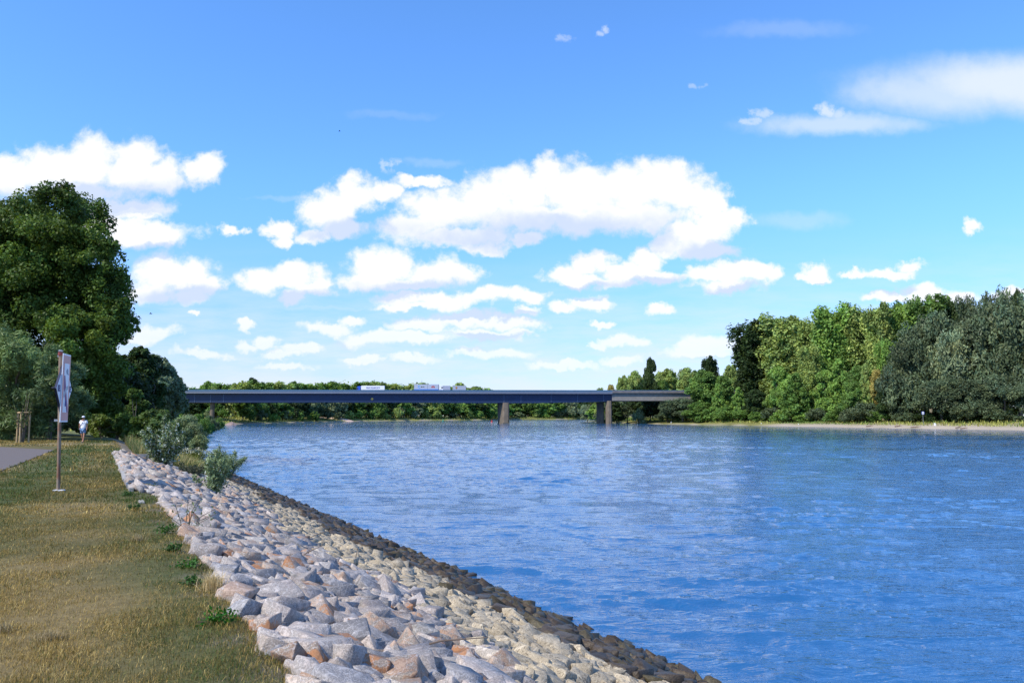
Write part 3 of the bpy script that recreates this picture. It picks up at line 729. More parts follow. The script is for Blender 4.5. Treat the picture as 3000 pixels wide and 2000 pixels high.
def build_left_bank():
    hero('poplar_tree', [(60, 650, 80), (165, 612, 72), (255, 650, 66), (-30, 700, 90), (100, 745, 105), (225, 745, 95), (305, 742, 52), (325, 822, 52), (40, 850, 110), (160, 880, 110), (270, 880, 95), (338, 905, 42), (-20, 960, 110), (120, 990, 110), (240, 1000, 105), (318, 975, 58), (362, 955, 42), (300, 1085, 70), (200, 1110, 100), (325, 1150, 50), (90, 1110, 100), (250, 1200, 75), (-80, 800, 120), (-90, 970, 120), (20, 760, 80), (205, 690, 60), (110, 660, 60), (290, 1020, 60), (170, 1210, 90), (330, 1230, 50), (170, 760, 90, 3), (180, 850, 100, 4), (230, 930, 90, 4), (90, 920, 100, 4), (300, 830, 60, 3), (150, 700, 70, 3)],
         76, (0.085, 0.140, 0.026), 240000, 0.135, 'tall dark green poplar with a wide crown rising behind the grey willows on the left', 'tree', None, None, 0.45, limbs=0, sub=30, subr=0.32, seed=3, var=0.38, spread=1.3)
    hero('poplar_tree', [(-180, 700, 130), (-230, 860, 140), (-160, 1000, 140), (-220, 1120, 120)], 80, (0.085, 0.140, 0.026), 16000, 0.3, 'dark poplar at the very left edge behind the tall one', 'tree', None, seed=4)
    hero('willow_tree', [(20, 1040, 75), (85, 1060, 60), (60, 1130, 85), (-60, 1060, 100), (0, 1200, 80), (90, 1200, 70), (60, 1270, 60), (-30, 1265, 60)], 56, (0.15, 0.215, 0.075), 42000, 0.085,
         'bushy grey green willow at the left edge behind the wooden stakes', 'tree', 'willows behind the tree stakes', None, 0.16, WILLOW, 1.9, 0.0, 5, 0.9, sub=18, subr=0.34, var=0.35)
    hero('willow_tree', [(150, 1075, 55), (190, 1105, 50), (150, 1160, 75), (215, 1180, 48), (160, 1240, 60), (215, 1240, 40), (120, 1275, 40)], 58, (0.13, 0.19, 0.07), 30000, 0.085,
         'smaller grey green willow behind the diamond shaped sign', 'tree', 'willows behind the tree stakes', None, 0.14, WILLOW, 1.9, 0.0, 6, 0.9, sub=18, subr=0.34, var=0.35)
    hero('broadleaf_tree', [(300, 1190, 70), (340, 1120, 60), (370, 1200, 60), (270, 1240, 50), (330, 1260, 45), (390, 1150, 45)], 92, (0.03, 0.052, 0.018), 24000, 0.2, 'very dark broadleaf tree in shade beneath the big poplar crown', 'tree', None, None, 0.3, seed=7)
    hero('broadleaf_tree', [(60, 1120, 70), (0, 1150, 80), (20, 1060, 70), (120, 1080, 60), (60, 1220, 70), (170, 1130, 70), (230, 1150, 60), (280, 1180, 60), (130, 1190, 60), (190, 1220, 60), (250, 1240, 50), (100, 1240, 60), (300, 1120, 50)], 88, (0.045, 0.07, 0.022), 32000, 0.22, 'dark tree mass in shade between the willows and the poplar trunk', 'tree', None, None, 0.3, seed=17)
    hero('broadleaf_tree', [(408, 1040, 24), (385, 1075, 40), (425, 1085, 42), (445, 1060, 20), (400, 1130, 50), (440, 1150, 40), (420, 1200, 50)], 105, (0.042, 0.075, 0.022), 20000, 0.22, 'dark broadleaf tree with a pointed top right of the big poplar', 'tree', None, None, 0.3, seed=8)
    hero('willow_tree', [(460, 1072, 32), (475, 1110, 40), (455, 1140, 45), (495, 1150, 42), (465, 1190, 45), (510, 1190, 38), (490, 1230, 35)], 120, (0.15, 0.205, 0.11), 22000, 0.2, 'rounded grey green willow on the bank left of the bridge', 'tree', None, None, 0.3, WILLOW, 1.3, 0.2, 9)
    hero('broadleaf_tree', [(490, 1095, 20), (505, 1115, 22), (515, 1135, 18), (505, 1160, 30), (525, 1170, 22), (520, 1200, 30)], 150, (0.045, 0.08, 0.022), 13000, 0.25, 'dark broadleaf tree leaning out in front of the left bridge end', 'tree', None, None, 0.3, seed=10)
    hero('shrub', [(395, 1165, 24), (400, 1205, 36), (385, 1245, 40), (425, 1245, 36), (400, 1280, 34)], 64, (0.085, 0.14, 0.028), 15000, 0.10, 'tall fresh green shrub at the end of the lawn', 'shrub', None, None, 0.08, seed=11, spread=0.5)
    hero('shrub', [(300, 1240, 26), (330, 1250, 22), (270, 1258, 24), (300, 1268, 28), (345, 1270, 20)], 66, (0.115, 0.155, 0.03), 10000, 0.10, 'low yellowish green shrub behind the walking man', 'shrub', None, None, 0.08, seed=12, spread=0.5)
    hero('shrub', [(455, 1235, 40), (480, 1262, 40), (440, 1290, 44), (500, 1300, 30), (470, 1320, 34)], 52, (0.07, 0.115, 0.028), 16000, 0.09, 'broad green shrub on the bank beyond the stone embankment', 'shrub', None, None, 0.08, seed=13, spread=0.5)
    hero('willow_shrub', [(545, 1255, 34), (570, 1275, 32), (530, 1290, 36), (585, 1305, 28), (560, 1320, 34), (515, 1310, 30)], 55, (0.17, 0.22, 0.10), 16000, 0.07, 'feathery grey green willow shrub on the bank by the water', 'shrub', None, None, 0.06, WILLOW, 2.4, 0.0, 14, 0.5)
    # bushes along the shore as it runs to the bridge
    D = [(505, 1208, 60, 130, MID, 'bush'), (545, 1214, 62, 165, GREY, 'bush'), (585, 1206, 60, 205, MID, 'bush'), (530, 1225, 60, 110, LIME, 'bush'), (615, 1216, 50, 250, DGREY, 'bush'), (560, 1228, 55, 140, DGREY, 'bush'), (600, 1229, 50, 190, MID, 'bush'), (640, 1222, 36, 300, MID, 'bush'), (635, 1232, 36, 270, DGREY, 'bush'), (470, 1200, 70, 100, DARK, 'bush')]
    for i, (px, yt, w, Y, c, k) in enumerate(D):
        word = {MID: 'mid green', GREY: 'greyish', LIME: 'fresh light green', DGREY: 'dull grey green', DARK: 'dark green'}[c]
        where = ['far left below the leaning tree', 'in front of the bridge pillar', 'left of the bridge pillar foot', 'low at the near shore bend', 'right of the bridge pillar foot', 'at the near water edge below the bridge end', 'low at the water edge left of the gravel heap', 'next to the gravel heap', 'at the water just left of the gravel heap', 'behind the fresh green shrub'][i]
        tree(k, px, yt, w, Y, c, f'{word} shrub {where}', 'shrubs along the near shore', i)
build_left_bank()

ORD = ['first', 'second', 'third', 'fourth', 'fifth', 'sixth', 'seventh', 'eighth', 'ninth', 'tenth', 'eleventh', 'twelfth', 'thirteenth', 'fourteenth', 'fifteenth', 'sixteenth', 'seventeenth', 'eighteenth', 'nineteenth', 'twentieth']
def cn(c): return {OLIVE: 'olive', LIME: 'bright green', MID: 'mid green', DARK: 'dark green', GREY: 'silvery grey', DGREY: 'dull grey green', YEL: 'yellowing'}[c]

def build_right_bank():
    off = lambda px, d: (ybank(min(px, 2995), WR) or 260) + d
    rows = [  # kind, px, ytop, width px, extra depth, colour, label
        ('poplar', 2210, 950, 120, 62, DARK, 'tall dark poplar at the left end of the poplar row'),  # dark leaf colour carries the cloud shadow lying on this poplar
        ('poplar', 2300, 922, 120, 64, OLIVE, 'olive poplar just right of the tall dark poplar'),
        ('poplar', 2372, 924, 92, 70, OLIVE, 'slim olive poplar second in the sunlit row'),
        ('poplar', 2442, 900, 110, 62, LIME, 'broad bright poplar third in the sunlit row'),
        ('poplar', 2512, 903, 96, 70, OLIVE, 'olive poplar fourth in the sunlit row'),
        ('poplar', 2588, 890, 80, 64, OLIVE, 'slender olive poplar left of the gap in the poplar row'),
        ('poplar', 2640, 897, 76, 72, LIME, 'slender bright poplar right of the gap in the poplar row'),
        ('poplar', 2668, 872, 76, 78, MID, 'mid green poplar with a pointed top'),
        ('poplar', 2728, 868, 100, 70, MID, 'mid green poplar with the highest broad top'),
        ('poplar', 2772, 872, 70, 80, MID, 'narrow mid green poplar behind the grey willow heads'),
        ('poplar', 2816, 872, 66, 76, DARK, 'narrow dark poplar between green poplars and grey willows'),
        ('willow', 2860, 887, 130, 60, DGREY, 'high grey willow beside the narrow dark poplar'),
        ('willow', 2930, 884, 120, 64, DGREY, 'high grey willow left of the dark corner tree'),
        ('round', 2996, 855, 70, 72, DARK, 'dark tree top in the upper right corner of the wood'),
        ('willow', 2672, 980, 150, 30, DGREY, 'rounded grey willow at the left end of the willow group'),
        ('willow', 2738, 945, 150, 36, DGREY, 'tall rounded grey willow second in the willow group'),
        ('willow', 2825, 960, 150, 34, GREY, 'silvery willow with ragged branches in the willow group'),
        ('willow', 2905, 915, 180, 38, DGREY, 'broad grey willow under the high back willows'),
        ('willow', 2990, 895, 190, 40, DGREY, 'huge grey willow at the right edge'),
        ('willow', 2760, 1110, 130, 22, DGREY, 'low grey willow above the beach sign'),
        ('willow', 2850, 1120, 130, 24, DGREY, 'low grey willow right of the beach sign'),
        ('willow', 2945, 1110, 130, 24, DGREY, 'low grey willow above the grassy end of the beach'),
        ('round', 2278, 1075, 100, 34, LIME, 'bright green tree under the first olive poplar'),
        ('cone', 2335, 1088, 100, 24, MID, 'cone shaped green tree standing in front of the poplars'),
        ('poplar', 2378, 1015, 60, 40, OLIVE, 'slender pale young poplar in front of the row'),
        ('round', 2420, 1085, 80, 36, LIME, 'bright green round tree beside the slender pale poplar'),
        ('cone', 2462, 1045, 90, 38, LIME, 'tall bright young tree in the middle of the front trees'),
        ('round', 2520, 1070, 90, 36, MID, 'mid green round tree in the middle of the front trees'),
        ('round', 2572, 1085, 60, 34, YEL, 'small yellowing tree beside the grey willows'),
        ('cone', 2540, 1060, 60, 30, OLIVE, 'olive cone shaped tree left of the yellowing tree'),
        ('poplar', 2604, 1000, 56, 44, LIME, 'slender bright young poplar left of the grey willows'),
        ('round', 2500, 1120, 80, 26, MID, 'mid green bushy tree low in front of the poplars'),
        ('round', 2600, 1140, 70, 24, DARK, 'dark low tree beneath the yellowing tree'),
        ('poplar', 2340, 1000, 110, 84, DARK, 'dark tree deep behind the cone shaped tree'),
        ('poplar', 2430, 1000, 120, 88, DARK, 'dark tree deep behind the middle of the row'),
        ('poplar', 2530, 1000, 120, 86, DARK, 'dark tree deep behind the olive cone shaped tree'),
        ('round', 2118, 1100, 80, 40, MID, 'mid green tree between the bridge end and the dark poplar'),
        ('round', 2070, 1085, 110, 34, MID, 'mid green tree covering the right end of the bridge'),
        ('poplar', 2088, 1042, 46, 44, DARK, 'dark pointed tree top above the right end of the bridge'),
        ('round', 2150, 1068, 74, 120, OLIVE, 'pale olive tree seen over the bridge left of the dark poplar'),
        ('cone', 2165, 1130, 56, 22, LIME, 'bright green cone shaped tree below the dark poplar'),
        ('cone', 2105, 1120, 50, 24, LIME, 'bright young tree in front of the bridge end'),
        ('round', 2215, 1140, 80, 26, DARK, 'dark round tree at the foot of the tall dark poplar'),
        ('willow', 2000, 1168, 110, 18, DGREY, 'grey willow in front of the concrete bridge span'),
        ('round', 2045, 1175, 80, 16, MID, 'low green tree in front of the concrete bridge span'),
        ('round', 1955, 1186, 70, 14, DGREY, 'low dull tree below the concrete bridge span')]
    for i, (k, px, yt, w, d, c, lab) in enumerate(rows):
        tree(k, px, yt, w * (1.3 if k == 'poplar' else 1.12), off(px, d + 8), c, lab, 'trees of the right bank', i)
    # behind the bridge on the right
    back = [('round', 1762, 1135, 46, OLIVE, 'small pale olive tree where the concrete span begins'), ('round', 1792, 1128, 50, YEL, 'yellowish tree above the bridge rail'), ('round', 1830, 1098, 60, OLIVE, 'olive tree rising above the bridge rail left of the dark tree'), ('round', 1862, 1085, 66, OLIVE, 'tall olive tree with bare lower trunk behind the bridge'),
            ('round', 1911, 1050, 56, DARK, 'lone dark tree top high above the bridge'), ('round', 1962, 1078, 96, OLIVE, 'broad pale tree above the concrete span'), ('round', 2015, 1076, 80, OLIVE, 'broad olive tree above the right part of the span'), ('round', 1935, 1115, 60, MID, 'mid green tree under the lone dark top'), ('poplar', 2050, 1085, 60, MID, 'mid green tree behind the end of the bridge')]
    for i, (k, px, yt, w, c, lab) in enumerate(back):
        tree(k, px, yt, w, 520 + 14 * (i % 3), c, lab, 'trees behind the right bridge end', i)
    under = [(1722, 1190, 40, GREY, 590), (1752, 1182, 60, LIME, 560), (1775, 1180, 50, DGREY, 520), (1806, 1176, 50, DARK, 500), (1838, 1172, 56, DGREY, 505), (1872, 1170, 60, DARK, 500), (1905, 1172, 60, DARK, 490), (1940, 1172, 60, DARK, 488), (1978, 1174, 60, DARK, 482)]
    for i, (px, yt, w, c, Y) in enumerate(under):
        tree('round' if i % 2 else 'willow', px, yt, w * 1.3, Y, c, f'{cn(c)} tree, {ORD[i]} from the left behind the concrete span', 'trees seen beneath the concrete span', i, far=True)
    tree('bush', 1873, 1196, 42, 468, GREY, 'single round silvery bush on the grass below the bridge', 'shrubs of the right bank', 1)
    px = 1990; i = 0; g = np.random.default_rng(44)
    while px < 3010:
        c = (MID, LIME, MID, DGREY)[int(g.integers(4))] if px < 2580 else (DGREY, DARK, DGREY)[int(g.integers(3))]
        w = 46 + g.random() * 30; Yb = off(px, 27 + g.random() * 6)
        near = 'near the bridge' if px < 2180 else ('under the sunlit poplars' if px < 2600 else 'under the grey willows')
        tree('bush', px, 1198 + g.normal() * 7 + (6 if px > 2600 else 0), w * 1.3, Yb, c, f'{cn(c)} shrub {near}, {ORD[i % 20]} from the left', 'shrubs of the right bank', i)
        px += 36 + g.random() * 16; i += 1
build_right_bank()

def build_far_bank():
    g = np.random.default_rng(60); px = 470; i = 0
    def top(px):
        a = 1122 + 4 * math.sin(px * 0.05) + 2.5 * math.sin(px * .13)
        if px < 600: a = 1140
        if px > 1120: a += (px - 1120) * 0.035
        if px > 1432: a = 1158 + (px - 1432) * 0.02
        return a
    names = []
    while px < 1780:
        Yb = yfar(px); Yb = Yb
        lit = px > 1110 or px < 660
        c = (OLIVE, LIME, OLIVE, MID)[int(g.integers(4))]
        names.append((px, top(px) + g.normal() * 2.2, 46 if px < 1432 else 40, Yb + 70 + g.random() * 30, c, 'poplar' if g.random() < .6 else 'round', 1))
        px += 23 + g.random() * 9
    px = 540
    while px < 1770:
        Yb = yfar(px)
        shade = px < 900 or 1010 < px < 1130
        c = (DARK, DARK, MID)[int(g.integers(3))] if shade else (MID, LIME, GREY, DARK, MID, OLIVE)[int(g.integers(6))]  # cloud shadow along these stretches is put into darker leaf colours
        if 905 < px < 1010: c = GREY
        names.append((px, 1164 + g.random() * 16 + (4 if px > 1432 else 0), 44, Yb + 26 + g.random() * 14, c, ('round', 'willow', 'round')[int(g.integers(3))], 0))
        px += 22 + g.random() * 9
    px = 610
    while px < 1760:
        Yb = yfar(px)
        c = (MID, DGREY, LIME, GREY, OLIVE)[int(g.integers(5))]
        names.append((px, 1196 + g.random() * 12, 30, Yb + 17 + g.random() * 8, c, 'bush', 2))
        px += 28 + g.random() * 20
    cnt = {}
    for i, (px, yt, w, Y, c, k, layer) in enumerate(names):
        seg = 'left of the orange bridge mark' if px < 1085 else ('between the orange bridge mark and the middle pier' if px < 1477 else 'right of the middle pier')
        lay = ['front row tree', 'tall back row tree', 'low bush'][layer]
        key = (seg, lay, c); n = cnt.get(key, 0); cnt[key] = n + 1
        tree(k, px, yt, w * (1.5 if layer != 2 else 1.2), Y, c, f'{cn(c)} {lay}, {ORD[n % 20]} {seg}', 'woods on the far bank behind the bridge', i, far=True, parts=layer != 2)
    for px, yt, w, Y, c, lab in ((740, 1108, 56, 560, DARK, 'dark round tree top standing above the bridge rail'), (712, 1122, 30, 566, DARK, 'small dark pointed tree beside the dark round one'), (625, 1134, 34, 620, OLIVE, 'small pale tree at the left above the bridge rail'), (790, 1126, 50, 590, MID, 'green tree right of the dark round one above the rail'), (690, 1124, 50, 600, OLIVE, 'olive tree left of the dark pointed one above the rail')):
        tree('round', px, yt, w * 1.2, Y, c, lab, 'trees standing above the bridge rail', 1)
    # the mass of the wood behind, whose trees cannot be told apart
    Ls = []
    for k in range(230):
        p = 430 + k * 6.0; Y = yfar(min(p, 1750)) + 120
        z0 = gz(xat(p, Y), Y); zt = zat(top(p) + 6 + g.normal() * 2, Y); x = xat(p, Y)
        for q in range(5):
            r = 6.5 + g.random() * 2.5; Ls.append((x + g.normal() * 2, Y + q * 4, max(z0 + 3, z0 + (zt - z0 - r) * (1 - 0.27 * q)), r, r, r))
    V, Fc, T = leaves(Ls, 120000, 0.95, g, (0.24, 0.29, 0.09), var=0.4, sub=8)
    tag(link('distant_wood', npmesh('distant_wood', V, Fc, LEAF, T)), 'mass of olive green treetops of the distant wood behind the bridge', 'wood', None, 'stuff')
    Ls = []
    for k in range(100):       # wood behind the right bank rows
        p = 1740 + k * 14; Y = (ybank(min(p, 2995), WR) or 260) + 130 + g.random() * 15
        if p < 2180: Y = 600
        yt = np.interp(p, [1740, 1800, 1900, 2050, 2170, 2230, 2400, 2700, 3000, 3300], [1150, 1140, 1112, 1105, 1100, 1010, 955, 920, 905, 900])
        x = xat(p, Y); z0 = gz(x, Y); zt = zat(yt, Y); n = int(3 + (zt - z0) / 12)
        for q in range(n):
            r = 5 + g.random() * 2; Ls.append((x + g.normal() * 2, Y + g.random() * 10, z0 + r * 0.6 + (zt - z0 - 1.6 * r) * q / (n - 1), r, r, r))
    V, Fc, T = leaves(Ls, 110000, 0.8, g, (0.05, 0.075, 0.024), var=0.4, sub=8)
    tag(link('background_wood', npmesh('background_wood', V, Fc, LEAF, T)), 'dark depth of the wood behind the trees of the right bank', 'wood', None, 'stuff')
build_far_bank()

# ------------------------------------------------------------------ bridge
def text_mesh(s, size, mat, name, parent, loc, rot, depth=0.01, bold=0.0, sx=1.0):
    cu = bpy.data.curves.new(name, 'FONT'); cu.body = s; cu.size = size; cu.align_x = 'CENTER'; cu.align_y = 'CENTER'; cu.extrude = depth; cu.offset = bold
    to = bpy.data.objects.new(name, cu); COL.objects.link(to)
    bpy.context.view_layer.update()
    me = bpy.data.meshes.new_from_object(to.evaluated_get(bpy.context.evaluated_depsgraph_get())); bpy.data.objects.remove(to)
    me.materials.clear(); me.materials.append(mat); me.name = name
    o = link(name, me, parent, loc); o.rotation_euler = rot; o.scale = (sx, 1, 1); return o
BR_A = Vector((xat(500, 445), 445.0)); BR_B = Vector((xat(2015, 458), 458.0))
BDIR = (BR_B - BR_A).normalized(); BANG = math.atan2(BDIR.y, BDIR.x)
def bridge_x(px):      # distance along the bridge from BR_A for a bearing
    k = (px - 1500) / F / 1.0
    # solve (A + s D) lies on bearing
    den = BDIR.x - k * BDIR.y * CP; return (k * CP * BR_A.y - BR_A.x) / den if abs(den) > 1e-9 else 0
STEELBLUE = paint('blue_steel', (0.004, 0.020, 0.070), 0.55, var=0.18, scale=0.35)
RAILBLUE = paint('rail_steel', (0.06, 0.13, 0.21), 0.5, var=0.15, scale=0.5)
FASCIA = paint('fascia_grey', (0.24, 0.26, 0.31), 0.7, var=0.08, scale=0.5)
PIERC = paint('pier_concrete', (0.15, 0.118, 0.085), 0.9, var=0.4, scale=0.35)
def build_bridge():
    b = empty('river_bridge', (BR_A.x, BR_A.y, 0), 'long blue steel girder bridge with concrete end span crossing the river', 'bridge', None, BANG)
    s0, s1, s2, sp, sq = bridge_x(330), bridge_x(1795), bridge_x(2300), bridge_x(1477), bridge_x(1775)
    zt, zf, W = 14.9, 14.0, 27.0
    mb = MB()      # haunched girder: two webs and a bottom plate, joined as one box
    sl_ = bridge_x(612)
    def bottom(s):
        d = min(abs(s - sp), abs(s - sl_)); return 9.1 - 0.35 * max(0, 1 - d / 60) + (0.55 if s > sp + 20 else 0) * min(1, (s - sp - 20) / 40) + 0.0
    N = 60; top = []; bot = []
    for i in range(N + 1):
        s = s0 + (s1 - s0) * i / N; bot.append((s, bottom(s)))
    poly = [(s0, 13.95), (s1, 13.95)] + bot[::-1]
    mb.prism(poly, 2.2, W - 2.2, axis=1); mb.build('girder', STEELBLUE, b)
    mb = MB()
    mb.prism([(s0, 13.95), (s1 - 0.02, 13.95), (s1 - 0.02, 15.0), (s0, 15.0)], 0.0, W, axis=1); mb.build('deck', FASCIA, b)
    mb = MB(); mb.box(((s0 + s1) / 2, -0.05, 14.72), (s1 - s0, 0.12, 0.5)); mb.build('edge_beam', paint('edge_beam_grey', (0.12, 0.145, 0.20), 0.7), b)
    mb = MB(); mb.prism([(s1, 10.0), (s2, 10.0), (s2, 14.2), (s1, 14.2)], 1.0, W - 1, axis=1); mb.prism([(s1, 14.2), (s2, 14.2), (s2, 15.2), (s1, 15.2)], 0.0, W, axis=1)
    mb.build('concrete_span', CONCRETE, b)
    mb = MB(); mb.box(((s1 + s2) / 2, -0.06, 15.0), (s2 - s1, 0.16, 1.1)); mb.build('concrete_edge', paint('weathered_edge', (0.17, 0.15, 0.14), 0.9, var=0.3, scale=0.5), b)
    for y in (0.15, W - 0.15, W / 2):      # rails with posts
        mb = MB()
        for z in (15.35, 15.85): mb.box(((s0 + s2) / 2, y, z), (s2 - s0, 0.08, 0.16))
        mb.box(((s0 + s2) / 2, y, 15.55), (s2 - s0, 0.04, 0.9) if y < 1 else (s2 - s0, 0.04, 0.5))
        n = int((s2 - s0) / 4)
        for i in range(n): mb.box((s0 + (i + .5) * 4, y + 0.08, 15.5), (0.14, 0.1, 1.1))
        mb.build('railing', RAILBLUE, b)
    for s in (bridge_x(612), sp, bridge_x(1527), bridge_x(1616), bridge_x(1694), bridge_x(1771), bridge_x(565), bridge_x(650)):
        z0 = bottom(s); MB().box((s, 2.12, (13.9 + z0) / 2), (0.35, 0.14, 13.9 - z0 - 0.1)).build('stiffener', paint('stiffener_blue', (0.05, 0.08, 0.15), 0.5) if 'stf' not in PROTO else PROTO['stf'], b)
    # piers: broad wall with pointed nose, seen a little from the side
    def pier(s, w, y0, y1, zt_, rnd=False):
        mb = MB()
        if rnd: mb.tube([(s, y0, -6), (s, y0, zt_)], [w / 2, w / 2], 20)
        else:
            k = 0.30 * (y1 - y0)      # the piers follow the current, a little askew to the deck
            pl = [(s - w / 2 - k, y1), (s - w / 2, y0 + 0.5), (s - w / 2 + 0.5, y0), (s + w / 2 - 0.5, y0), (s + w / 2, y0 + 0.5), (s + w / 2 - k, y1)]
            mb.prism(pl, -6, zt_, axis=2)
        return mb.build('pier', PIERC, b)
    pier(bridge_x(1483.5), 3.4, 1.2, 11.0, 8.9)
    pier(bridge_x(1774), 2.3, 12.0, 17.0, 9.35)
    pier(bridge_x(1788), 2.4, 1.2, 4.0, 10.0)
    pier(sl_, 2.6, 5.5, 0, 9.0, True)
    pier(bridge_x(2120), 2.6, 5.0, 20.0, 10.1)
    for s in (bridge_x(1448), bridge_x(1505), bridge_x(1712), bridge_x(1752)):
        MB().box((s, 3.0, bottom(s) - 0.25), (0.2, 0.2, 0.6)).build('drain_pipe', STEELBLUE, b)
    yel = paint('orange_sign', (0.75, 0.42, 0.06), 0.5, var=0.05)
    q = 0.82; s = bridge_x(1088)
    MB().prism([(s - q, 10.9), (s, 10.9 - q), (s + q, 10.9), (s, 10.9 + q)], 2.02, 2.12, axis=1).build('diamond_sign', yel, b)
    q = 0.45; s = bridge_x(1484)
    mb = MB().prism([(s - q, 5.4), (s, 5.4 - q), (s + q, 5.4), (s, 5.4 + q)], 3.05, 3.2, axis=1); o = mb.build('diamond_sign', yel, b)
    # waterline stain and wet foot
    MB().box((bridge_x(1483.5), 2.0, WATER + 0.35), (3.6, 1.7, 0.9)).build('pier_foot', paint('wet_concrete', (0.10, 0.09, 0.07), 0.6), b)
build_bridge()

# ------------------------------------------------------------------ trucks
WHITE = paint('white_tarp', (0.74, 0.75, 0.78), 0.5, var=0.04)
GREYT = paint('grey_tarp', (0.42, 0.45, 0.52), 0.5, var=0.05)
GREYD = paint('grey_box', (0.33, 0.36, 0.44), 0.5, var=0.05)
TYRE = paint('tyre', (0.02, 0.02, 0.02), 0.8)
BLUEP = paint('blue_cab', (0.02, 0.09, 0.55), 0.35, var=0.05)
WHITEP = paint('white_cab', (0.8, 0.81, 0.84), 0.35, var=0.04)
GLASS = paint('dark_glass', (0.02, 0.025, 0.03), 0.12)
NAVY = paint('navy_lettering', (0.02, 0.03, 0.22), 0.5)
DKG = paint('chassis_dark', (0.035, 0.037, 0.045), 0.6)
def truck_root(px, y, label, group='lorries crossing the bridge'):
    s = bridge_x(px); p = BR_A + BDIR * s + Vector((-BDIR.y, BDIR.x)) * y
    return empty('lorry', (p.x, p.y, 15.02), label, 'lorry', group, BANG)
def wheels(r, xs, w=2.4):
    for x in xs:
        for sy in (0.18, w - 0.18):
            o = MB().tube([(x, sy - 0.15, 0.5), (x, sy + 0.15, 0.5)], [0.5, 0.5], 16).build('wheel', TYRE, r)
            hub = MB().tube([(x, sy - 0.17, 0.5), (x, sy + 0.17, 0.5)], [0.22, 0.22], 10).build('hub', GREYT, o)
def boxbody(r, x0, x1, mat, z0=0.95, z1=4.0, name='box_body'):
    return MB().box(((x0 + x1) / 2, 1.25, (z0 + z1) / 2), (x1 - x0, 2.5, z1 - z0)).build(name, mat, r, bevel=0.04)
def cab(r, x0, left, mat):
    d = -1 if left else 1        # front direction
    pr = [(0, 0.55), (2.15, 0.55), (2.2, 1.7), (1.95, 3.0), (1.6, 3.55), (0.9, 3.75), (0, 3.8)]
    MB().prism([(x0 + d * a, z) for a, z in pr], 0.05, 2.45, axis=1).build('cab', mat, r, bevel=0.05)
    MB().prism([(x0 + d * a, z) for a, z in [(1.15, 1.95), (2.0, 1.95), (1.82, 2.75), (1.15, 2.75)]], -0.01, 0.06, axis=1).build('side_window', GLASS, r)
    MB().prism([(x0 + d * a, z) for a, z in [(2.08, 1.9), (2.23, 1.9), (2.02, 2.85), (1.9, 2.85)]], 0.2, 2.3, axis=1).build('windscreen', GLASS, r)
    MB().box((x0 + d * 2.1, -0.12, 2.3), (0.12, 0.2, 0.7)).build('mirror', DKG, r)
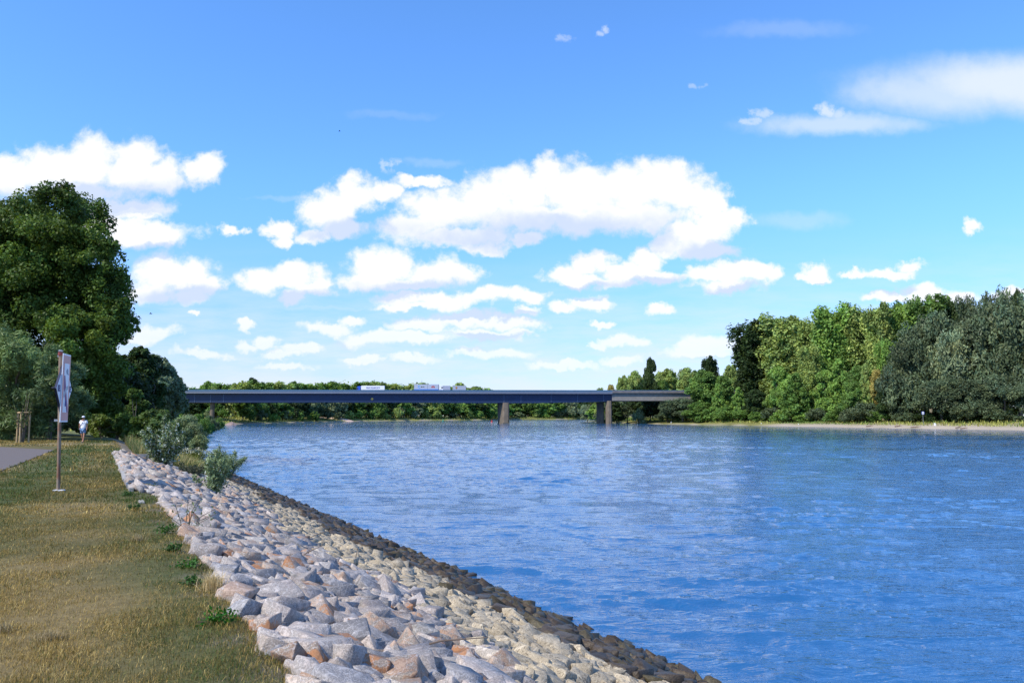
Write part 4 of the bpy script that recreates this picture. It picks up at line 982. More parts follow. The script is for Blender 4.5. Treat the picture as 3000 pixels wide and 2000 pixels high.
def build_trucks():
    r = truck_root(1042, 19.5, 'white lorry with blue cab and navy lettering heading left')
    boxbody(r, 0, 13.6, WHITE); cab(r, -0.5, True, BLUEP)
    MB().box((5.6, 1.25, 0.75), (15.5, 1.0, 0.3)).build('chassis', DKG, r); wheels(r, (-1.9, 0.9, 8.6, 9.9, 11.2))
    text_mesh('GRAF-TRANSPORTE', 1.05, NAVY, 'lettering', r, (6.9, -0.01, 2.75), (R(90), 0, 0), 0.01, 0.035, 0.86)
    text_mesh('www.graf-transporte.de', 0.34, NAVY, 'small_lettering', r, (7.2, -0.01, 1.95), (R(90), 0, 0), 0.01, 0.0, 1.2) if False else MB().box((7.0, -0.005, 1.95), (6.6, 0.02, 0.08)).build('underline', NAVY, r)
    MB().box((6.8, -0.01, 2.5), (0.06, 0.03, 2.9)).build('tarp_seam', GREYT, r)
    r = truck_root(1211, 3.0, 'pale grey lorry with blue sill stripe and white cab heading right')
    boxbody(r, 0, 13.9, GREYT, 1.15, 4.25)
    MB().box((6.95, -0.01, 1.3), (13.9, 0.04, 0.38)).build('blue_stripe', paint('blue_stripe', (0.03, 0.2, 0.75), 0.5), r)
    MB().box((6.95, 1.25, 0.85), (13.2, 1.6, 0.5)).build('chassis', DKG, r); wheels(r, (2.5, 3.8, 5.1, 13.0, 15.4))
    MB().box((7.6, -0.02, 2.8), (0.07, 0.03, 2.85)).build('tarp_seam', DKG, r)
    MB().box((13.92, 1.25, 2.7), (0.1, 2.54, 3.1)).build('front_edge', DKG, r)
    cab(r, 14.3, False, WHITEP); MB().box((15.3, -0.0, 0.85), (1.9, 0.12, 0.6)).build('cab_skirt', BLUEP, r)
    text_mesh('ELOC', 0.95, DKG, 'lettering', r, (4.9, -0.02, 2.75), (R(90), 0, 0), 0.01, 0.02, 0.85)
    cb = paint('logo_blue', (0.03, 0.35, 0.75), 0.5)
    mb = MB(); ring = [(2.9 + math.cos(a) * 0.72, 2.8 + math.sin(a) * 0.72) for a in np.linspace(R(45), R(345), 22)]; inn = [(2.9 + math.cos(a) * 0.45, 2.8 + math.sin(a) * 0.45) for a in np.linspace(R(345), R(45), 22)]
    for i in range(21): mb.prism([ring[i], ring[i + 1], inn[20 - i], inn[21 - i]], -0.035, 0.0, axis=1)
    mb.build('round_logo', cb, r)
    rd = paint('logo_red', (0.45, 0.05, 0.05), 0.5)
    mb = MB()
    for j in range(5):
        a0, a1 = R(180 - j * 36 - 3), R(180 - (j + 1) * 36 + 3); mb.prism([(10.8 + math.cos(a0) * 1.0, 2.5 + math.sin(a0) * 0.9), (10.8 + math.cos((a0 + a1) / 2) * 1.05, 2.5 + math.sin((a0 + a1) / 2) * 0.95), (10.8 + math.cos(a1) * 1.0, 2.5 + math.sin(a1) * 0.9), (10.8 + math.cos(a1) * 0.35, 2.5 + math.sin(a1) * 0.3), (10.8 + math.cos(a0) * 0.35, 2.5 + math.sin(a0) * 0.3)], -0.035, 0.0, axis=1)
    mb.box((10.8, -0.02, 2.38), (2.0, 0.03, 0.18)); mb.build('arch_logo', rd, r)
    r = truck_root(1276, 18.0, 'grey drawbar lorry with brown shield emblem partly hidden by the white cab')
    boxbody(r, 0, 7.6, GREYD, 1.0, 4.0); boxbody(r, 9.0, 16.8, GREYD, 1.0, 4.0, 'trailer_body'); cab(r, -0.4, True, WHITEP)
    MB().box((8.2, 1.25, 0.8), (16.5, 0.9, 0.3)).build('chassis', DKG, r); wheels(r, (-1.8, 4.6, 5.9, 10.8, 14.6))
    br, go = paint('emblem_brown', (0.10, 0.035, 0.01), 0.5), paint('emblem_gold', (0.75, 0.36, 0.04), 0.5)
    sx, sz = 11.25, 2.75
    MB().prism([(sx - .5, sz + .55), (sx, sz + .72), (sx + .5, sz + .55), (sx + .5, sz - .15), (sx + .3, sz - .5), (sx, sz - .7), (sx - .3, sz - .5), (sx - .5, sz - .15)], -0.03, 0.01, axis=1).build('shield_emblem', br, r)
    MB().prism([(sx - .44, sz + .5), (sx, sz + .66), (sx + .44, sz + .5), (sx + .44, sz + .3), (sx, sz + .38), (sx - .44, sz + .15)], -0.05, -0.031, axis=1).build('emblem_band', go, r)
    text_mesh('ups', 0.5, go, 'emblem_lettering', r, (sx, -0.04, sz - 0.1), (R(90), 0, 0), 0.01, 0.02, 0.9)
build_trucks()
# ------------------------------------------------------------------ grass
def blades(P, L, wdt, tint, g, lean=0.6):
    n = len(P); a = g.random(n) * 6.283; d = np.stack([np.cos(a), np.sin(a), np.zeros(n)], 1); sd = np.stack([-np.sin(a), np.cos(a), np.zeros(n)], 1)
    th = np.abs(g.normal(size=n)) * lean; L = L[:, None]; up = np.array([0, 0, 1.0])
    m = P + (d * np.sin(th)[:, None] + up * np.cos(th)[:, None]) * L * 0.55
    th2 = th + 0.25 + 0.5 * g.random(n); tip = m + (d * np.sin(th2)[:, None] + up * np.cos(th2)[:, None]) * L * 0.5
    w = wdt[:, None] * 0.5
    V = np.stack([P - sd * w, P + sd * w, m - sd * w * 0.75, m + sd * w * 0.75, tip], 1).reshape(-1, 3)
    b = np.arange(n)[:, None] * 5
    Fc = np.stack([b + [0, 1, 3], b + [0, 3, 2], b + [2, 3, 4]], 1).reshape(-1, 3)
    T = np.repeat(np.concatenate([tint, np.ones((n, 1))], 1), 5, 0)
    return V, Fc, T
def build_grass():
    g = np.random.default_rng(31); Ps, Ls, Ws, Ts = [], [], [], []
    def zone(y0, y1, dens, l0, l1, w, keep):
        x0, x1 = -0.66 * y1 - 1.5, 1.3 - 0.52 * y0 + 0.3; n = int((x1 - x0) * (y1 - y0) * dens)
        x = x0 + (x1 - x0) * g.random(n); y = y0 + (y1 - y0) * g.random(n); s, t = st(x, y)
        k = (t < 0.12 - 0.42 * np.clip((s - 19.5) / 1.2, 0, 1) * (s < 41) + 0.1 * np.sin(s * 2.1) + 0.16 * (vnoise(x * 3, y * 3, 8) - .3)) & (x > -0.66 * y - 1.2) & ((x > -4.35 - 0.46 * y + 0.02) | (y > 44))
        x, y, s, t = x[k], y[k], s[k], t[k]; n = len(x)
        clump = fbm(x * 2.2, y * 2.2, 41, 3); k = g.random(n) < np.clip((clump - 0.2) * 2.6, 0.25, 1); x, y, s, t, clump = x[k], y[k], s[k], t[k], clump[k]; n = len(x)
        straw = np.array([0.29, 0.205, 0.095]); pale = np.array([0.50, 0.39, 0.22]); olive = np.array([0.115, 0.098, 0.040]); green = np.array([0.060, 0.095, 0.028])
        n1 = fbm(x * 0.55, y * 0.55, 11); q = g.random(n)
        roadd = -(x - (-4.35 - 0.46 * y)) * 0.908
        gr = np.clip(1 - np.abs(roadd + 1.1) / 1.1, 0, 1) + np.clip(1 - np.abs(t + 0.3) / 0.6, 0, 1) * 0.45 + np.clip(1 - np.abs(s - 44) / 3.2, 0, 1) + np.clip((fbm(x * 0.3, y * 0.3, 29) - 0.58) * 6, 0, 0.8)
        p_st = np.clip(0.70 - (n1 - 0.45) * 1.6 - gr * 0.75, 0.06, 0.9)
        c = np.where((q < p_st)[:, None], np.where((g.random(n) < 0.13)[:, None], pale, straw), np.where((g.random(n) < np.clip(0.25 + gr * 0.6, 0, 0.95))[:, None], green, olive))
        c = c * (0.65 + 0.7 * g.random((n, 1))) * np.array([1.12, 1.08, 0.68])
        z = np.zeros(n); P = np.stack([x, y, z - 0.004], 1)
        P[:, 2] = np.where(t > 0, -0.3624 * t, 0)
        Ps.append(P); Ls.append((l0 + (l1 - l0) * g.random(n) ** 1.7) * (0.7 + 0.6 * clump)); Ws.append(np.full(n, w) * (0.7 + 0.6 * g.random(n))); Ts.append(c)
    zone(3.8, 8, 9000, 0.018, 0.06, 0.0030, 1); zone(8, 14, 4500, 0.018, 0.06, 0.0042, 1); zone(14, 24, 1300, 0.03, 0.09, 0.008, 1); zone(24, 55, 160, 0.05, 0.12, 0.022, 1)
    P, L, W, T = np.concatenate(Ps), np.concatenate(Ls), np.concatenate(Ws), np.concatenate(Ts)
    V, Fc, TT = blades(P, L, W, T, g, 1.0)
    tag(link('lawn_grass', npmesh('lawn_grass', V, Fc, GRASS, TT)), 'dry straw coloured and green grass blades of the lawn', 'grass', None, 'stuff')
    # tall grass beyond the end of the stones and along the shore
    n = 46000; s = 40.8 + 20 * g.random(n) ** 1.3; t = -2.2 + 10.5 * g.random(n); k = (t > 0.7) & (t < 4.3 + (s - 41) * 0.12) & ~((s < 46) & (t > 3.2) & (s < 42.5 + t * 0.1)); s, t = s[k], t[k]; n = len(s)
    x, y = xy(s, t); q = fbm(x * .5, y * .5, 4); z = np.where(t > 0, -0.3624 * t, 0)
    c = np.where((g.random(n) < 0.45 + (q - .5) * 2)[:, None], np.array([0.36, 0.30, 0.13]), np.array([0.11, 0.16, 0.04])) * (0.7 + 0.6 * g.random((n, 1)))
    V, Fc, TT = blades(np.stack([x, y, z - .02], 1), 0.25 + 0.65 * g.random(n) * (0.5 + q), np.full(n, 0.022), c, g, 0.3)
    tag(link('tall_grass', npmesh('tall_grass', V, Fc, GRASS, TT)), 'tall uncut grass where the stone embankment ends', 'grass', None, 'stuff')
    # grass fringe at the foot of the far woods
    X, Y, H = [], [], []
    for line, lo, hi, d0, d1, nn in ((WR, 230, 640, 11, 34, 90000), (WL, 110, 1000, 3, 26, 60000)):
        pts = np.array([p for p in line]); seg = np.hypot(*np.diff(pts, axis=0).T); cum = np.concatenate([[0], np.cumsum(seg)])
        u = g.random(nn) * cum[-1]; x = np.interp(u, cum, pts[:, 0]); y = np.interp(u, cum, pts[:, 1]); i = np.clip(np.searchsorted(cum, u) - 1, 0, len(seg) - 1)
        tx, ty = (np.diff(pts, axis=0).T / seg)[:, i]; sg = 1 if line is WL else -1; d = d0 + (d1 - d0) * g.random(nn)
        x, y = x - ty * d * sg, y + tx * d * sg; k = (y > lo) & (y < hi); X.append(x[k]); Y.append(y[k])
    x, y = np.concatenate(X), np.concatenate(Y); n = len(x); z = ground_z(x, y); q = fbm(x * .06, y * .06, 3)
    c = np.where((g.random(n) < 0.5 + (q - .5) * 3)[:, None], np.array([0.34, 0.34, 0.085]), np.array([0.15, 0.23, 0.05])) * (0.7 + 0.6 * g.random((n, 1)))
    V, Fc, TT = blades(np.stack([x, y, z - .05], 1), 0.5 + 1.1 * g.random(n) * (0.4 + q), np.full(n, 0.30), c, g, 0.45)
    tag(link('shore_grass', npmesh('shore_grass', V, Fc, GRASS, TT)), 'rough grass on the far shores at the foot of the trees', 'grass', None, 'stuff')
build_grass()

def atslope(px, py):
    d = pxdir(px, py); k = -(EYE - 0.3624 * 1.109) / (d.z + 0.3624 * (d.x * 0.8872 + d.y * 0.4614)); return Vector((0, 0, EYE)) + d * k

# ------------------------------------------------------------------ shrubs and weeds on the stones
def stem_shrub(name, p, H, W, ns, nleaf, leaf, col, white, label, seed, group=None, cat='shrub', lean=0.0, aspect=1.5, low=0.15, mat=LEAF):
    g = np.random.default_rng(seed); e = empty(name, p, label, cat, group); mb = MB(); C, N = [], []
    for i in range(ns):
        a = g.random() * 6.283; r = W * 0.5 * math.sqrt(g.random()); h = H * (0.55 + 0.45 * g.random()) * (1 - 0.35 * (r / (W * .5)) ** 2)
        end = np.array([math.cos(a) * r + lean * h, math.sin(a) * r, h]); mid = end * np.array([0.35, 0.35, 0.5]) + g.normal(size=3) * 0.03 * W
        mb.tube([(0.05 * math.cos(a), 0.05 * math.sin(a), -0.12), mid, end], [0.012 * H, 0.008 * H, 0.003], 5)
        m = nleaf // ns; u = low + (1 - low) * g.random(m) ** 0.8
        b = (1 - u)[:, None] ** 2 * 0 + 2 * (u * (1 - u))[:, None] * mid + (u ** 2)[:, None] * end
        rad = (0.03 + 0.13 * W * np.sqrt(np.clip(1 - u, 0.04, 1)))[:, None]; C.append(b + g.normal(size=(m, 3)) * rad * 0.6)
    C = np.concatenate(C); n = len(C); d = g.normal(size=(n, 3)) + np.array([0, 0, 0.5]); d /= np.linalg.norm(d, axis=1, keepdims=True)
    a = np.cross(d, g.normal(size=(n, 3))) + np.array([0, 0, 0.35]); a /= np.linalg.norm(a, axis=1, keepdims=True); b = np.cross(d, a); b /= np.linalg.norm(b, axis=1, keepdims=True)
    L = leaf * (0.6 + 0.8 * g.random((n, 1))); V = np.stack([C - a * L * aspect, C - b * L / aspect, C + a * L * aspect, C + b * L / aspect], 1).reshape(-1, 3)
    T = np.array(col)[None] * (0.7 + 0.6 * g.random((n, 1))); T = np.where((g.random(n) < white)[:, None], np.array([[0.50, 0.56, 0.50]]), T)
    link('foliage', npmesh('foliage', V, np.arange(n * 4).reshape(n, 4), mat, np.repeat(np.concatenate([T, np.ones((n, 1))], 1), 4, 0)), e)
    mb.build('stem', BARK, e); return e
def build_bank_plants():
    p = atslope(476, 1372); Y = p.y
    stem_shrub('poplar_shrub', p, zat(1208, Y) - p.z, 2.0, 20, 5600, 0.038, (0.13, 0.18, 0.08), 0.24, 'silvery white leaved poplar shrub growing from the far end of the granite stones', 2, lean=0.02)
    p = atslope(624, 1456); Y = p.y
    stem_shrub('willow_shrub', p, zat(1318, Y) - p.z, 1.15, 15, 3400, 0.030, (0.20, 0.26, 0.12), 0.06, 'upright grey green shrub standing alone among the granite stones', 3, aspect=1.9, mat=WILLOW)
    p = atslope(650, 1405); Y = p.y
    stem_shrub('willow_shrub', p, zat(1300, Y) - p.z, 2.6, 40, 9500, 0.040, (0.20, 0.26, 0.12), 0.0, 'wide feathery willow shrub overhanging the water edge behind the upright one', 4, aspect=2.6, mat=WILLOW)
    p = atslope(560, 1400); stem_shrub('willow_shrub', p, 0.75, 1.3, 14, 1800, 0.032, (0.11, 0.12, 0.07), 0.0, 'low straggly shrub between the two taller shrubs on the stones', 5, aspect=2.0, mat=WILLOW)
    p = atslope(545, 1362); e = stem_shrub('flower_clump', p, 1.1, 3.2, 70, 9000, 0.030, (0.20, 0.24, 0.055), 0.0, 'yellowish green clump topped with tiny white flowers', 6, cat='plant', aspect=2.4, low=0.05)
    g = np.random.default_rng(8); n = 900; a = g.random(n) * 6.283; r = 1.6 * np.sqrt(g.random(n)); C = np.stack([np.cos(a) * r, np.sin(a) * r, 1.12 * (1 - 0.35 * (r / 1.6) ** 2) + g.normal(size=n) * 0.06], 1)
    d = g.normal(size=(n, 3)) * 0.025; d2 = g.normal(size=(n, 3)) * 0.025
    link('blossom', npmesh('blossom', np.stack([C - d, C - d2, C + d, C + d2], 1).reshape(-1, 3), np.arange(n * 4).reshape(n, 4), LEAF, np.repeat(np.array([[.75, .75, .62, 1.0]]), n * 4, 0)), e)
    # leafy weeds rooted at the stone edge of the lawn
    W = [(486, 1562, 0.34, (0.05, 0.15, 0.02), 'dark leaved weed spreading from the lawn edge above the middle stones'), (436, 1436, 0.42, (0.12, 0.17, 0.05), 'pale green weed between the stones near the far end'), (372, 1452, 0.22, (0.06, 0.15, 0.03), 'small green weed at the corner of the concrete edging'),
         (552, 1662, 0.22, (0.06, 0.18, 0.025), 'bright green weed patch at the lawn edge in the middle'), (566, 1712, 0.14, (0.06, 0.15, 0.025), 'tiny green weed in the grass near the dry tuft'), (640, 1826, 0.26, (0.055, 0.20, 0.02), 'bright green leafy weed in the near grass edge'), (505, 1612, 0.16, (0.06, 0.14, 0.03), 'small weed under the dark leaved one'), (398, 1490, 0.2, (0.06, 0.14, 0.03), 'low weed beside the pale edge stone')]
    for i, (px, py, sz, c, lab) in enumerate(W):
        p = at(px, py, 0) if px != 436 else atslope(px, py)
        stem_shrub('weed', p, sz * 0.42, sz * 1.4, 12, 220, 0.014, tuple(0.7 * q for q in c), 0.0, lab, 20 + i, 'weeds along the stone edge', 'weed', aspect=1.5, low=0.1)
    p = at(500, 1560, -0.05); stem_shrub('wildflower', p + Vector((0.25, 0, 0)), 0.7, 0.9, 9, 160, 0.014, (0.13, 0.17, 0.07), 0.25, 'thin grey stalks with tiny flowers leaning over the stones', 33, cat='weed', lean=0.5)
    for i, (px, py, n, h, lab) in enumerate(((622, 1726, 320, 0.22, 'dry straw yellow grass tuft hanging over the edge stones'), (10, 1850, 160, 0.10, 'dry tuft beside the bare patch at the left'), (150, 1872, 260, 0.09, 'brownish dry tuft in the near lawn'), (402, 1585, 161, 0.13, 'small pale tuft in the middle of the lawn'))):
        p = at(px, py, 0); g = np.random.default_rng(70 + i); P = np.array(p)[None] + g.normal(size=(n, 3)) * np.array([0.05, 0.05, 0])
        c = np.array([0.60, 0.46, 0.24])[None] * (1.0 if i == 0 else 0.6) * (0.7 + 0.5 * g.random((n, 1))); V, Fc, TT = blades(P - np.array([0, 0, .01]), h * (0.5 + 0.6 * g.random(n)), np.full(n, 0.005), c, g, 0.5)
        tag(link('grass_tuft', npmesh('grass_tuft', V, Fc, GRASS, TT)), lab, 'grass tuft', 'dry grass tufts')
    tw = paint('driftwood', (0.14, 0.10, 0.075), 0.9, var=0.3)
    T = [(905, 1595, 0.9, -0.3, 0.35, 'thin curved dry twig on the granite'), (1040, 1668, 0.45, 1.3, 1.1, 'short upright stick between tan and grey stones'), (1142, 1745, 0.32, 1.2, 1.0, 'small leaning stick stub among the stones'), (880, 1660, 0.6, 0.5, 0.5, 'thin dry twig rising right from the granite'), (1240, 1935, 0.9, -0.2, 0.12, 'long thin reddish twig lying on the near stones')]
    for i, (px, py, L, a, el, lab) in enumerate(T):
        p = atslope(px, py) + Vector((0, 0, 0.12)); d = Vector((math.cos(a) * math.cos(el), 0.15, math.sin(el)))
        tag(MB().tube([p - d * L * .3, p + d * L * .2 + Vector((0, 0, .04)), p + d * L * .7], [0.012, 0.009, 0.004], 6).build('twig', tw), lab, 'twig', 'dry twigs on the stones')
build_bank_plants()

def build_kerb():
    g = np.random.default_rng(3); m = paint('edging_concrete', (0.34, 0.32, 0.29), 0.9, var=0.2, bump=0.3)
    mb = MB(); ang = math.atan2(EU[1], EU[0])
    s = 20.5
    while s < 40.2:
        L = 1.0; x, y = xy(s + L / 2, 0.06 + edge(s + L / 2) + g.normal() * 0.012); mb.box((x, y, 0.0), (L * 0.985, 0.09, 0.16 + 0.02 * g.random()), ang); s += L
    for i in range(4):
        x, y = xy(40.35, 0.6 + i * 1.0); mb.box((x, y, -0.3624 * (0.6 + i) + 0.08), (0.09, 0.98, 0.2), ang)
    tag(mb.build('concrete_edging', m), 'narrow pale concrete edging between the lawn and the granite stones', 'edging')
    p = at(392, 1470, 0.0); mb = MB().box((p.x + .15, p.y, 0.0), (0.10, 0.5, 0.05), ang - 1.57)
    tag(mb.build('kerb_slab', m, bevel=0.01), 'flat pale concrete slab lying at the bend of the lawn edge', 'slab')
build_kerb()

# ------------------------------------------------------------------ river sign
def build_sign():
    p = at(172, 1437, 0); Y = p.y; H = zat(1038, Y)
    e = empty('river_sign', p, 'rusty pole with a white diamond sign numbered 50 behind a red framed panel', 'sign')
    rust, t, b = material('rusty_steel'); pos = t.n('ShaderNodeNewGeometry').outputs['Position']
    n = t.noise(t.v('MULTIPLY', pos, (1, 1, 0.35)), 6, 6, 0.65).outputs[0]
    t.l(t.mix(t.ss(n, 0.40, 0.62), (0.25, 0.20, 0.15, 1), (0.20, 0.085, 0.045, 1)), b.inputs['Base Color']); b.inputs['Roughness'].default_value = 0.8
    zinc = paint('zinc', (0.36, 0.38, 0.42), 0.5, 0.4); navy = paint('sign_back_navy', (0.012, 0.018, 0.06), 0.6); white = paint('sign_white', (0.82, 0.84, 0.88), 0.4, var=0.03)
    redf = paint('sign_faded_red', (0.72, 0.36, 0.31), 0.5, var=0.12, scale=3); purple = paint('sign_purple', (0.22, 0.06, 0.17), 0.5); black = paint('black_plastic', (0.01, 0.01, 0.012), 0.4)
    ln = -0.12
    MB().tube([(0, 0, -0.3), (ln * .5, 0, H * .5), (ln, 0, H)], [0.038, 0.037, 0.036], 16).build('pole', rust, e, smooth=False)
    MB().tube([(ln, 0, H - 0.02), (ln, 0, H + 0.05)], [0.052, 0.05], 14).build('pole_collar', paint('collar_red', (0.22, 0.03, 0.025), 0.6), e)
    MB().tube([(ln, 0, H + 0.05), (ln, 0, H + 0.08), (ln, 0, H + 0.10)], [0.03, 0.06, 0.03], 12).build('pole_cap', zinc, e)
    MB().box((0.02, -0.02, 0.012), (0.24, 0.14, 0.03)).build('base_plate', paint('base_white', (0.72, 0.72, 0.74), 0.6), e, bevel=0.01)
    v = Vector((p.x, p.y)).normalized(); r = Vector((v.y, -v.x)); th = R(76.5)
    n2 = -v * math.cos(th) + r * math.sin(th); a2 = r * math.cos(th) + v * math.sin(th)
    zc = (zat(1236, Y) + zat(1036, Y)) / 2; hh = (zat(1036, Y) - zat(1236, Y)) / 2
    # frame: local X along a2, local Y out of the face, local Z up
    M = Matrix(((a2.x, n2.x, 0, 0), (a2.y, n2.y, 0, 0), (0, 0, 1, 0), (0, 0, 0, 1)))
    M = Matrix.Translation((n2.x * 0.075 + ln * 1.28 + a2.x * 0.10, n2.y * 0.075 + a2.y * 0.10, zc)) @ M
    zd = (zat(1139, Y) - zc); q = 0.67
    def B(mb, nm, mat, **k): return mb.build(nm, mat, e, xf=M, **k)
    dm = lambda q: [(-q, zd), (0, zd - q), (q, zd), (0, zd + q)]
    B(MB().prism(dm(q), 0.0, 0.045, axis=1), 'diamond_back', navy)
    B(MB().prism(dm(q - 0.012), 0.045, 0.05, axis=1), 'diamond_plate', white)
    w = 0.32
    B(MB().prism([(-w, -hh), (w, -hh), (w, hh), (-w, hh)], 0.055, 0.075, axis=1), 'panel_edge', white, bevel=0.004)
    B(MB().prism([(-w + .015, -hh + .035), (w - .015, -hh + .035), (w - .015, hh - .035), (-w + .015, hh - .035)], 0.075, 0.079, axis=1), 'panel_frame', redf)
    B(MB().prism([(-.2, -hh + .22), (.2, -hh + .22), (.2, hh - .22), (-.2, hh - .22)], 0.079, 0.083, axis=1), 'panel_face', white)
    B(MB().prism([(-.2, hh - .5), (-.13, hh - .5), (.2, -hh + .3), (.2, -hh + .22), (.14, -hh + .22), (-.2, hh - .8)], 0.083, 0.086, axis=1), 'diagonal_stripe', purple)
    B(MB().prism([(-.02, .33), (.14, .30), (.10, .42), (.04, .45), (-.06, .40)], 0.086, 0.089, axis=1), 'arrow_mark', paint('mark_grey', (0.30, 0.34, 0.42), 0.5))
    B(MB().prism([(-.18, -.12), (-.02, .02), (.16, .06), (.16, -.02), (0, -.08), (-.18, -.24)], 0.086, 0.088, axis=1), 'wave_mark', paint('mark_pale', (0.42, 0.46, 0.50), 0.5))
    B(MB().prism([(-.05, -.42), (.03, -.42), (.03, -.28), (-.05, -.28)], 0.088, 0.092, axis=1), 'blue_mark', paint('mark_blue', (0.01, 0.03, 0.25), 0.5))
    for sx in (-0.47, 0.47):
        o = text_mesh('50', 0.20, paint('number_navy', (0.02, 0.03, 0.16), 0.5), 'number', e, (0, 0, 0), (0, 0, 0), 0.002, 0.008)
        L = M @ Matrix.Translation((sx, 0.053, zd)) @ Matrix(((-1, 0, 0, 0), (0, 0, 1, 0), (0, 1, 0, 0), (0, 0, 0, 1)))
        # lettering must read left to right from the river side
        L = M @ Matrix.Translation((sx, 0.053, zd)) @ Matrix.Rotation(R(90), 4, 'X') @ Matrix.Rotation(R(180), 4, 'Y')
        o.matrix_local = L
        if (L.to_3x3() @ Vector((1, 0, 0))).dot(Vector((r.x, r.y, 0))) < 0: o.matrix_local = L @ Matrix.Rotation(0, 4, 'Z')
    for z in (hh - .05, -hh + .04): B(MB().box((0.0, -0.03, z), (0.16, 0.16, 0.05)), 'clamp', zinc)
    B(MB().box((0.0, -0.02, hh - .22), (0.05, 0.05, 0.36)), 'bracket', zinc); B(MB().box((0.0, -0.02, -hh + .16), (0.05, 0.05, 0.30)), 'bracket', zinc)
    B(MB().tube([(-q + .02, -0.05, zd), (-q + .02, 0.0, zd)], [0.032, 0.032], 12), 'knob', black)
build_sign()

# ------------------------------------------------------------------ stakes round a young tree
def build_stakes():
    p = at(62, 1296, 0); wood = paint('stake_wood', (0.46, 0.32, 0.17), 0.8, var=0.2, scale=6); H = 1.86; k = p.y / F
    e = empty('tree_stakes', p, 'three pale wooden stakes joined by cross bars at the top', 'tree support')
    q = [(-0.28, 0.0), (0.04, -0.22), (0.36, 0.16)]
    for x, y in q: MB().tube([(x, y, -0.3), (x * 0.99, y, H)], [0.055, 0.05], 12).build('stake', wood, e)
    for i, j in ((0, 1), (1, 2), (2, 0)):
        a, b = Vector((*q[i], H + .01)), Vector((*q[j], H + .01)); d = (b - a).normalized() * 0.07
        MB().tube([a - d, b + d], [0.045, 0.045], 8).build('cross_bar', wood, e)
        MB().tube([a - Vector((0, 0, 1.15)), (a + b) / 2 - Vector((0, 0, 1.2)), b - Vector((0, 0, 1.15))], [0.018] * 3, 6).build('tie_strap', paint('strap_brown', (0.06, 0.04, 0.03), 0.9) if 'strap_brown' not in bpy.data.materials else bpy.data.materials['strap_brown'], e)
    stem_shrub('young_tree', p + Vector((0.04, 0.0, 0)), 3.9, 1.3, 14, 520, 0.05, (0.10, 0.13, 0.045), 0.0, 'thin young tree held between the three wooden stakes', 55, cat='tree', low=0.5)
build_stakes()

